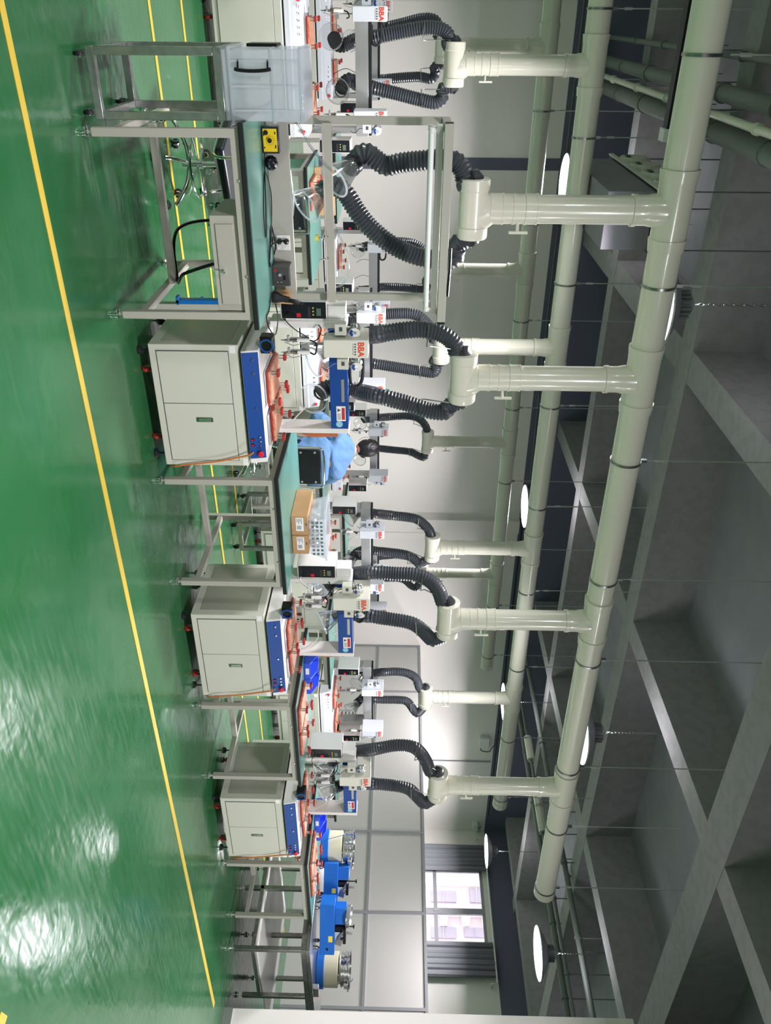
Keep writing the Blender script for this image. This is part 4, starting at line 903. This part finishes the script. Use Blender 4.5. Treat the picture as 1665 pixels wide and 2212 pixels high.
chair(3.35, 6.25, -.05, .44, 'black chair the person in the blue coat sits on', True)

def skin_obj(name, verts, edges, radii, m, parent=None, root=0, sub=2, off=(0, 0, 0)):
    me = bpy.data.meshes.new(name); me.from_pydata([tuple(Vector(v)-Vector(off)) for v in verts], edges, []); me.update(); me.materials.append(M[m])
    o = bpy.data.objects.new(name, me); COL.objects.link(o)
    if parent: o.parent = parent
    bm = bmesh.new(); bm.from_mesh(me); lay = bm.verts.layers.skin.verify(); bm.verts.ensure_lookup_table()
    for i, v in enumerate(bm.verts):
        r = radii[i]; v[lay].radius = r if isinstance(r, tuple) else (r, r); v[lay].use_root = (i == root)
    bm.to_mesh(me); bm.free()
    o.modifiers.new('skin', 'SKIN').use_smooth_shade = True
    s_ = o.modifiers.new('sub', 'SUBSURF'); s_.levels = sub; s_.render_levels = sub
    return o
# person: seated, seen from behind, faces the machine (+Y), bent forward, head down
pr = thing('person', 'person in a light blue coat sitting with the back turned, head bent over the machine', 'person', (3.375, 6.23, -.06)); o = Vector((3.40, 6.15, 0))
hz = .56
V = [(3.40, 6.13, hz+.03), (3.40, 6.15, hz+.18), (3.41, 6.21, hz+.34), (3.42, 6.30, hz+.47), (3.43, 6.36, hz+.55), (3.44, 6.42, hz+.61),    # 0-5 spine, neck
     (3.31, 6.18, hz), (3.27, 6.56, hz+.0), (3.28, 6.62, .18), (3.28, 6.76, .12),                                            # 6-9 left leg
     (3.49, 6.18, hz), (3.55, 6.56, hz+.0), (3.54, 6.62, .18), (3.54, 6.76, .12),                                            # 10-13 right leg
     (3.24, 6.30, hz+.46), (3.12, 6.40, hz+.26), (3.26, 6.62, hz+.33), (3.30, 6.68, hz+.34),                                    # 14-17 left arm
     (3.60, 6.28, hz+.44), (3.74, 6.30, hz+.20), (3.68, 6.55, hz+.24), (3.64, 6.62, hz+.26)]                                   # 18-21 right arm
E_ = [(0,1),(1,2),(2,3),(3,4),(4,5),(0,6),(6,7),(7,8),(8,9),(0,10),(10,11),(11,12),(12,13),(3,14),(14,15),(15,16),(16,17),(3,18),(18,19),(19,20),(20,21)]
R_ = [.14,.125,.13,.10,.05,.052,.085,.06,.038,.035,.085,.06,.038,.035,.062,.045,.032,.026,.062,.045,.032,.026]
body = skin_obj('body', V, E_, R_, 'skin', pr, 0, 2, o)
# head with face
def blob(name, fn, m, parent, off, sub=4):
    bm = bmesh.new(); bmesh.ops.create_icosphere(bm, subdivisions=sub, radius=1)
    for v in bm.verts: v.co = fn(v.co.copy())
    me = bpy.data.meshes.new(name); bm.to_mesh(me); bm.free(); me.materials.append(M[m]); me.polygons.foreach_set('use_smooth', [True]*len(me.polygons))
    q = bpy.data.objects.new(name, me); COL.objects.link(q); q.parent = parent; q.location = Vector(off); return q
hc = Vector((3.46, 6.47, hz+.71)); RM = Matrix.Rotation(-.25, 3, 'Z') @ Matrix.Rotation(-.55, 3, 'X')
def headf(c):
    x, y, z = c; p = Vector((x*.074, y*.092, z*.112))
    if y > .3 and z < 0: p.x *= 1-.25*(-z); p.y *= 1-.12*(-z)
    if y > .85: 
        if abs(x) < .25 and -.35 < z < .15: p.y += .018*(1-abs(x)/.25)
        if .15 < abs(x) < .5 and 0 < z < .25: p.y -= .006
    return RM @ p
hd = blob('head', headf, 'skin', body, hc-o)
for s_ in (-1, 1):
    blob('ear', lambda c: RM @ Vector((s_*.074+c.x*.008, -.005+c.y*.018, -.005+c.z*.03)), 'skin', hd, (0, 0, 0), 2)
    blob('eye', lambda c: RM @ Vector((s_*.028+c.x*.010, .078+c.y*.006, .012+c.z*.007)), 'ink', hd, (0, 0, 0), 2)
blob('mouth', lambda c: RM @ Vector((c.x*.022, .078+c.y*.006, -.052+c.z*.005)), 'warn', hd, (0, 0, 0), 2)
def hairf(c):
    x, y, z = c; k = 1.10+.03*math.sin(14*x+9*z)+random.uniform(-.012, .012)
    p = Vector((x*.076*k, y*.092*k, z*.112*k))
    if y > .1 and z < .45: p = Vector((x*.066, y*.060, min(z, .4)*.10))
    if y < .1 and z < -.5: p.y = p.y*.9-.004; p.z = max(p.z, -.10)
    return RM @ p
blob('hair', hairf, 'hair', hd, (0, 0, 0))
# hands: palm and five fingers each
for s_, wr, dr_ in ((-1, Vector(V[17]), Vector((.12, .55, -.2))), (1, Vector(V[21]), Vector((-.12, .55, -.2)))):
    dr_.normalize(); side = dr_.cross(Vector((0, 0, 1))).normalized(); up = side.cross(dr_)
    hv = [wr, wr+dr_*.03, wr+dr_*.07]; he = [(0, 1), (1, 2)]; hr = [.024, (.030, .018), (.034, .016)]
    for k, ln in enumerate((.062, .072, .068, .052)):
        b0 = wr+dr_*.078+side*(-.027+.018*k); a = len(hv); hv += [b0, b0+dr_*ln*.45-up*.008, b0+dr_*ln*.75-up*.026, b0+dr_*ln*.8-up*.044]; he += [(2, a), (a, a+1), (a+1, a+2), (a+2, a+3)]; hr += [.010, .009, .0085, .0075]
    a = len(hv); sd = side*(-.03 if s_ < 0 else .03); hv += [wr+dr_*.035+sd, wr+dr_*.06+sd*1.7-up*.012, wr+dr_*.085+sd*1.6-up*.024]; he += [(1, a), (a, a+1), (a+1, a+2)]; hr += [.012, .0105, .009]
    skin_obj('hand', hv, he, hr, 'skin', body, 0, 2, o)
coat_v = [(3.40, 6.12, hz+.00), (3.40, 6.13, hz+.10), (3.40, 6.15, hz+.20), (3.41, 6.21, hz+.34), (3.42, 6.29, hz+.45), (3.44, 6.375, hz+.60),
          (3.25, 6.29, hz+.45), (3.12, 6.38, hz+.25), (3.22, 6.55, hz+.31), (3.61, 6.27, hz+.42), (3.745, 6.29, hz+.19), (3.68, 6.50, hz+.23)]
coat_ = skin_obj('coat', coat_v, [(0,1),(1,2),(2,3),(3,4),(4,5),(4,6),(6,7),(7,8),(4,9),(9,10),(10,11)], [(.215,.19),(.20,.17),(.18,.155),(.19,.15),(.135,.115),(.062,.062),.095,.076,.058,.095,.078,.058], 'coat', body, 0, 2, o)
coat_.modifiers['sub'].levels = 3; coat_.modifiers['sub'].render_levels = 3
_tx = bpy.data.textures.new('cloth_folds', 'CLOUDS'); _tx.noise_scale = .10; _tx.noise_depth = 2
_dm = coat_.modifiers.new('folds', 'DISPLACE'); _dm.texture = _tx; _dm.strength = .06; _dm.mid_level = .5
skin_obj('trousers', [(3.40, 6.14, hz-.0), (3.31, 6.20, hz-.0), (3.27, 6.54, hz+.0), (3.28, 6.61, .20), (3.49, 6.20, hz-.0), (3.55, 6.54, hz), (3.54, 6.61, .20)], [(0,1),(1,2),(2,3),(0,4),(4,5),(5,6)], [.15,.10,.078,.058,.10,.078,.058], 'trouser', body, 0, 2, o)
for x in (3.28, 3.54): skin_obj('shoe', [(x, 6.60, .12), (x, 6.70, .112), (x, 6.80, .10)], [(0,1),(1,2)], [(.045, .055), (.048, .045), (.04, .03)], 'shoe', body, 0, 2, o)

# ------------------------------------------------------------------ steel bench with feeders at the right
t = thing('steel_bench', 'bare steel bench with a lower shelf carrying the blue feeders', 'workbench', (7.34, 4.06, 0))
MB().box(-.01, -.01, .725, 1.75, 1.42, .76).build('bench_plate', 'steel', t, .003)
m = MB(); m.box(0, 0, .675, 1.70, .04, .725); m.box(0, 1.36, .675, 1.70, 1.40, .725); m.box(0, .04, .675, .04, 1.36, .725); m.box(.81, .04, .675, .85, 1.36, .725); m.box(1.66, .04, .675, 1.70, 1.36, .725); m.build('apron_frame', 'steel', t, .002)
legs(t, (.02, .84), (.02, .62, 1.38), .68, 'steel', .04, 'chrome', .06); legs(t, (1.68,), (.62, 1.38), .68, 'steel', .04, 'chrome', .06)
m = MB(); m.box(0.04, .0, .215, .82, .04, .25); m.box(.04, 1.36, .215, 1.66, 1.40, .25); m.box(0, .04, .215, .04, 1.36, .25); m.box(.82, .04, .215, .86, 1.36, .25); m.build('lower_frame', 'steel', t, .002)
MB().box(.01, .045, .25, 1.66, 1.39, .262).build('lower_shelf', 'white', t, .002)
def drum(x, y, rr, label, wires=-1):
    t = thing('vibratory_bowl_feeder', label, 'bowl feeder', (x, y, .762), group='ivory drum bowl feeders')
    MB().lathe([(0, 0), (rr*1.08, 0), (rr*1.08, .075), (0, .075)], (0, 0, 0), n=40).build('feeder_base', 'feedblue', t, .005)
    MB().lathe([(0, .075), (rr, .075), (rr, .21), (rr*.97, .215), (0, .215)], (0, 0, 0), n=40).build('drum_cover', 'ivory', t)
    m = MB(); m.lathe([(0, .225), (rr*.8, .225), (rr*.85, .24), (rr*1.0, .245), (rr*1.0, .262), (rr*.93, .265), (rr*.93, .275), (rr*1.05, .28), (rr*1.05, .30), (rr*.98, .302), (rr*.98, .312), (rr*1.08, .316), (rr*1.08, .335), (rr*1.04, .335), (rr*.9, .27), (0, .25)], (0, 0, 0), n=44)
    for k in range(3): a = 2*PI*k/3; m.cyl((rr*.6*math.cos(a), rr*.6*math.sin(a), .21), (rr*.6*math.cos(a), rr*.6*math.sin(a), .23), .012, 10)
    b_ = m.build('chrome_bowl', 'chrome', t)
    MB().lathe([(0, .25), (.018, .25), (.018, .30), (.03, .302), (.03, .315), (0, .318)], (0, 0, 0)).build('centre_knob', 'black', b_)
    m = MB(); m.obox((-rr*.2, -rr*1.10, .30), .05, .012, .02, Matrix.Rotation(.2, 3, 'Z')); m.obox((rr*.5, -rr*.98, .32), .04, .01, .012, Matrix.Rotation(.6, 3, 'Z')); m.build('outlet_chute', 'alu', b_, .002)
    m = MB(); s_ = wires; m.tube([(s_*rr*.9, 0, .33), (s_*rr*1.3, 0, .34), (s_*rr*1.32, 0, .26), (s_*rr*1.0, 0, .25)], .003, 6); m.build('wire_frame', 'zinc', b_)
    m = MB(); m.tube(smooth_path([(s_*rr*1.0, -.03, .04), (s_*rr*1.2, -.03, .12), (s_*rr*1.45, -.02, .26), (s_*rr*1.35, 0, .34), (s_*rr*1.0, 0, .36)], .015), .003, 6); m.build('air_line', 'feedblue', t)
    return t
drum(7.54, 5.27, .175, 'ivory drum bowl feeder with chrome bowl beside the blue bins, the left one')
drum(8.28, 4.40, .165, 'ivory drum bowl feeder with chrome bowl beside the white wall, the right one', 1)
def ctl_box(x, y, rz, L_, label, disc=True, motor=True):
    t = thing('feeder_drive', label, 'feeder drive', (x, y, .762), rz, group='blue feeder drive boxes')
    for xx in (.05, L_-.05):
        for yy in (.04, .16): MB().lathe([(0, 0), (.018, 0), (.018, .02), (.01, .03), (.01, .045), (0, .045)], (xx, yy, 0), n=12).build('rubber_foot', 'zinc', t)
    b_ = MB().box(0, 0, .045, L_, .20, .19).build('drive_box', 'feedblue', t, .004)
    MB().box(L_*.62, -.001, .13, L_*.74, 0, .17).build('warning_sticker', 'yknob', b_); MB().lathe([(0, 0), (.01, 0), (.01, .012), (0, .012)], (L_*.88, 0, .12), (0, -1, 0), 12).build('knob', 'black', b_)
    u = MB().box(L_*.10, .03, .19, L_*.42, .17, .30).build('upper_housing', 'feedblue', t, .004)
    if motor:
        mo = MB(); mo.lathe([(0, 0), (.035, 0), (.035, .10), (0, .10)], (L_*.55, .08, .19), (0, 0, 1), 20); mo.box(L_*.50, .02, .27, L_*.80, .14, .30); mo.build('motor', 'black', t, .003)
        ms = MB(); ms.obox((L_*.62, .05, .255), .06, .03, .012, Matrix.Rotation(.6, 3, 'Y')); ms.obox((L_*.78, .06, .23), .03, .03, .03, Matrix.Rotation(.3, 3, 'Y')); ms.build('metal_bracket', 'zinc', t, .002)
    if disc: MB().lathe([(0, 0), (.10, 0), (.104, .01), (.104, .035), (.095, .04), (.08, .015), (0, .015)], (L_*.30, .08, .305), (.05, -.1, 1), 36).build('metal_disc', 'alu', t)
    kp = MB(); kp.cyl((L_*.45, .03, .30), (L_*.45, .03, .37), .006, 10); kp.build('knob_post', 'black', t); MB().lathe([(0, 0), (.018, 0), (.018, .012), (0, .014)], (L_*.45, .03, .37)).build('hand_knob', 'black', t)
    kp = MB(); kp.cyl((L_*.62, .06, .29), (L_*.62, .06, .36), .012, 10); kp.build('clear_filter', 'chrome', t)
    return t
ctl_box(7.44, 5.02, -.72, .39, 'blue feeder drive box between the drums, set farther back', disc=False)
ctl_box(7.41, 4.55, -.517, .50, 'blue feeder drive box in front, with a round metal disc on top')
t = thing('metal_block', 'small silver and copper block at the front edge of the steel bench', 'block', (8.08, 4.10, .761)); MB().box(0, 0, 0, .14, .05, .045).build('block_body', 'alu', t, .002); MB().box(.14, 0, 0, .15, .05, .045).build('copper_end', 'copper', t)
t = thing('power_adapter', 'small white power adapter on the green end bench', 'adapter', (7.05, 4.62, .767)); MB().box(0, 0, 0, .07, .05, .035).build('adapter_case', 'white', t, .004); m = MB(); m.tube(smooth_path([(0, .02, .02), (-.05, .03, .04), (-.09, .05, .02), (-.12, .08, .006)], .01), .003, 6); m.build('cord', 'white', t)
# red coiled air hose under the end bench
m = MB(); P = []
a_, b2 = Vector((6.72, 5.25, .30)), Vector((7.62, 5.0, .70))
for k in range(360):
    f_ = k/359; c = a_.lerp(b2, f_)+Vector((0, 0, -.06*math.sin(PI*f_))); an = f_*2*PI*20; P.append(c+Vector((0, .045*math.cos(an), .045*math.sin(an))))
hb = MB(P[0]).tube(P, .0055, 7).build('coiled_air_hose', 'redhose'); hb.location = P[0]; tag(hb, 'bright red coiled air hose sagging under the end bench', 'hose')
t = thing('sheet_metal_case', 'pale grey boxed unit with red knobs under the end bench', 'case', (7.0, 5.4, 0)); MB().box(-.5, 0, .02, .25, .4, .55).build('case_body', 'white', t, .004); m = MB(); m.box(-.30, -.01, .40, -.20, 0, .46); m.box(-.12, -.01, .42, -.04, 0, .47); m.build('red_handle', 'redhose', t)
for xx in (-.4, .15): m = MB(); m.lathe([(0, 0), (.03, 0), (.03, .02), (0, .02)], (xx, .2, 0)); m.build('foot', 'rubber', t)

# ------------------------------------------------------------------ curtains, curtain pipe, wall fittings
def curtain(y0, y1, label):
    m = MB(); n = 90; pts = []
    for k in range(n+1):
        f_ = k/n; y = y0+(y1-y0)*f_; pts.append((XR-.15+.016*math.sin(f_*2*PI*5+2.2*math.sin(f_*9))+.012*math.sin(f_*57+3*math.sin(f_*7))+.006*math.sin(f_*101), y))
    vs = []; 
    for z in (1.05, 2.2, 3.79): vs += [(x+(.02*math.sin(y*13) if z < 2 else 0), y, z) for x, y in pts]
    q = n+1; m.add([Vector(v) for v in vs], [(i*q+k, i*q+k+1, (i+1)*q+k+1, (i+1)*q+k) for i in range(2) for k in range(n)])
    o_ = m.build('curtain', 'curtain'); md = o_.modifiers.new('solid', 'SOLIDIFY'); md.thickness = .004
    return tag(o_, label, 'curtain', 'grey curtains')
curtain(11.78, 12.50, 'grey curtain gathered at the left side of the window, nearer the corner'); curtain(9.27, 10.05, 'grey curtain gathered at the right side of the window')
t = thing('curtain_rail', 'thin white pipe bent around the top of the curtained window', 'curtain rail', (XR-.16, 10, 3.78)); MB(t.location).tube([(XR-.02, 12.70, 3.61), (XR-.16, 12.70, 3.61), (XR-.16, 12.68, 3.80), (XR-.16, 9.15, 3.80), (XR-.16, 9.13, 3.67), (XR-.02, 9.13, 3.67)], .018, 10).build('rail_pipe', 'white', t)
def wall_box(p, w_, h_, label, name, cat):
    t = thing(name, label, cat, (p.x, YB-.08, p.z)); MB().box(-w_/2, 0, -h_/2, w_/2, .08, h_/2).build('housing', 'white', t, .004); return t
e = at(1046, 1605, Y=12.95); t = wall_box(e, .34, .22, 'white wall box with a dark cable on the back wall beside the last drop pipe', 'wall_control_box', 'control box')
MB().tube(smooth_path([(.15, .0, -.08), (.20, -.03, -.05), (.22, -.03, .12), (.1, -.02, .18), (0, .0, .26)], .02), .012, 7).build('cable', 'ink', t)
e = at(1026, 1790, Y=12.88); t = thing('emergency_light', 'small emergency light with two lamp heads in the corner by the curtain', 'light', (17.5, 12.88, e.z)); MB().box(-.12, 0, -.06, .08, .12, .06).build('housing', 'white', t, .004)
for s_ in (-.08, .05): MB().lathe([(0, 0), (.03, .02), (.05, .07), (0, .07)], (s_, .02, .07), (0, -1, .4), 18).build('lamp_head', 'alu', t)
t = thing('wall_conduit', 'thin grey conduit running up the back wall right of the last drop pipe', 'conduit', (15.15, YB-.02, 0)); MB().tube([(0, 0, 0), (0, 0, 3.8)], .014, 8).build('conduit_pipe', 'grid', t)
cable([(-5.5, 12.9, 4.04), (2, 12.9, 4.02), (5, 12.9, 4.0), (7.4, 12.9, 3.98), (7.8, 12.9, 3.90), (11, 12.9, 3.88), (17, 12.9, 3.88)], .016, 'rubber', 'wall_cable', 'upper black cable running along the top of the back wall', .3)
cable([(-5.5, 12.93, 3.92), (4, 12.93, 3.91), (8, 12.93, 3.94), (17, 12.93, 3.94)], .012, 'duct', 'wall_cable', 'lower grey cable running along the top of the back wall', .3)
def ceil_pipe(x, z, y0, y1, r, label, mt='duct', rings=()):
    t = thing('ceiling_pipe', label, 'pipe', (x, y0, z), group='grey painted pipes across the ceiling'); MB(t.location).tube([(x, y0, z), (x, y1, z)], r, 18).build('pipe_length', mt, t)
    m = MB(t.location)
    for y in [y0+1.2*k for k in range(int((y1-y0)/1.2))]: m.tube([(x, y-.02, z), (x, y+.02, z)], r+.012, 18); m.box(x-.006, y-.006, z, x+.006, y+.006, 4.99)
    m.build('pipe_hanger', mt, t); return t
ceil_pipe(.60, 4.20, .5, 12.9, .07, 'thickest grey ceiling pipe above the storage box'); ceil_pipe(.74, 4.08, .5, 12.9, .032, 'thin pale pipe between the two thick ceiling pipes', 'pipe')
ceil_pipe(.90, 4.20, .5, 12.9, .085, 'thick grey ceiling pipe above the lamp bench'); ceil_pipe(.33, 4.30, .5, 12.9, .03, 'thin grey ceiling pipe at the far left')
ceil_pipe(12.9, 4.20, .5, 12.9, .05, 'grey ceiling pipe with the pale valve couplings beyond the closed duct end'); ceil_pipe(11.25, 4.18, .5, 12.9, .04, 'grey ceiling pipe just past the beam at the right'); ceil_pipe(11.6, 4.28, .5, 12.9, .03, 'thin grey ceiling pipe at the right, higher than its neighbour')
ceil_pipe(12.2, 4.14, .5, 12.9, .028, 'thin grey ceiling pipe carrying pale joints at the right')
for y in (10.8, 9.7, 9.2):
    o_ = MB((12.2, y, 4.14)).tube([(12.2, y-.28, 4.14), (12.2, y+.28, 4.14)], .075, 16).build('pipe_valve', 'pipe'); o_.location = (12.2, y, 4.14)
    tag(o_, {10.8: 'pale cylinder on a ceiling pipe, farthest of three', 9.7: 'pale cylinder on a ceiling pipe, middle of three', 9.2: 'pale cylinder on a ceiling pipe, nearest of three'}[y], 'pipe joint')
# hanging tray with pale rolls and the black cable tray
t = thing('hanging_tray', 'black hanging shelf under the ceiling beside the nearest duct', 'shelf', (1.44, 7.75, 3.55))
MB().box(-.22, -1.0, -.02, .28, .85, .0).build('tray_board', 'rubber', t, .003); MB().box(-.235, -1.0, -.03, -.222, .85, .012).build('white_edge', 'white', t)
MB().box(-.2, -.9, -.40, .26, .75, -.02).build('lower_box', 'dark', t, .004)
for yy in (-.9, .75):
    for xx in (-.2, .26): MB().cyl((xx, yy, 0), (xx, yy, 1.44), .006, 8).build('hanger_rod', 'zinc', t)
for k in range(4):
    y = 8.45-k*.42; r_ = thing('white_canister', 'pale ribbed canister on the hanging shelf, %s of four' % ('farthest', 'second farthest', 'second nearest', 'nearest')[k], 'canister', (1.37, y, 3.552), group='pale canisters on the hanging shelf')
    MB().lathe([(0, -.16), (.16, -.16), (.18, -.13), (.18, .08), (.165, .12), (.13, .16), (0, .16)], (0, 0, .182), (-1, .0, 0), 12).build('canister_shell', 'pipe', r_)
    MB().box(-.168, -.05, .10, -.158, .05, .14).build('dark_slot', 'ink', r_)
t = thing('cable_tray', 'black hanging cable tray with a white end above the nearest duct', 'cable tray', (.1, 7.40, 3.70)); MB().box(-.8, -.06, -.03, .74, .06, .05).build('tray_channel', 'rubber', t, .003); MB().box(.74, -.07, -.05, .84, .07, .06).build('white_end', 'label', t, .003)
for x in (-.5, .6): MB().cyl((x, 0, .05), (x, 0, 1.29), .005, 8).build('hanger_rod', 'zinc', t)
# green sign light behind the first drop
g0 = at(836, 848, Y=7.18)
o_ = MB(g0).lathe([(0, -.02), (.03, -.02), (.03, .02), (0, .02)], g0, (0, -1, 0), 20).build('indicator_lamp', 'green'); o_.location = g0; tag(o_, 'small round green indicator beside a white head behind the first blue beam', 'indicator')
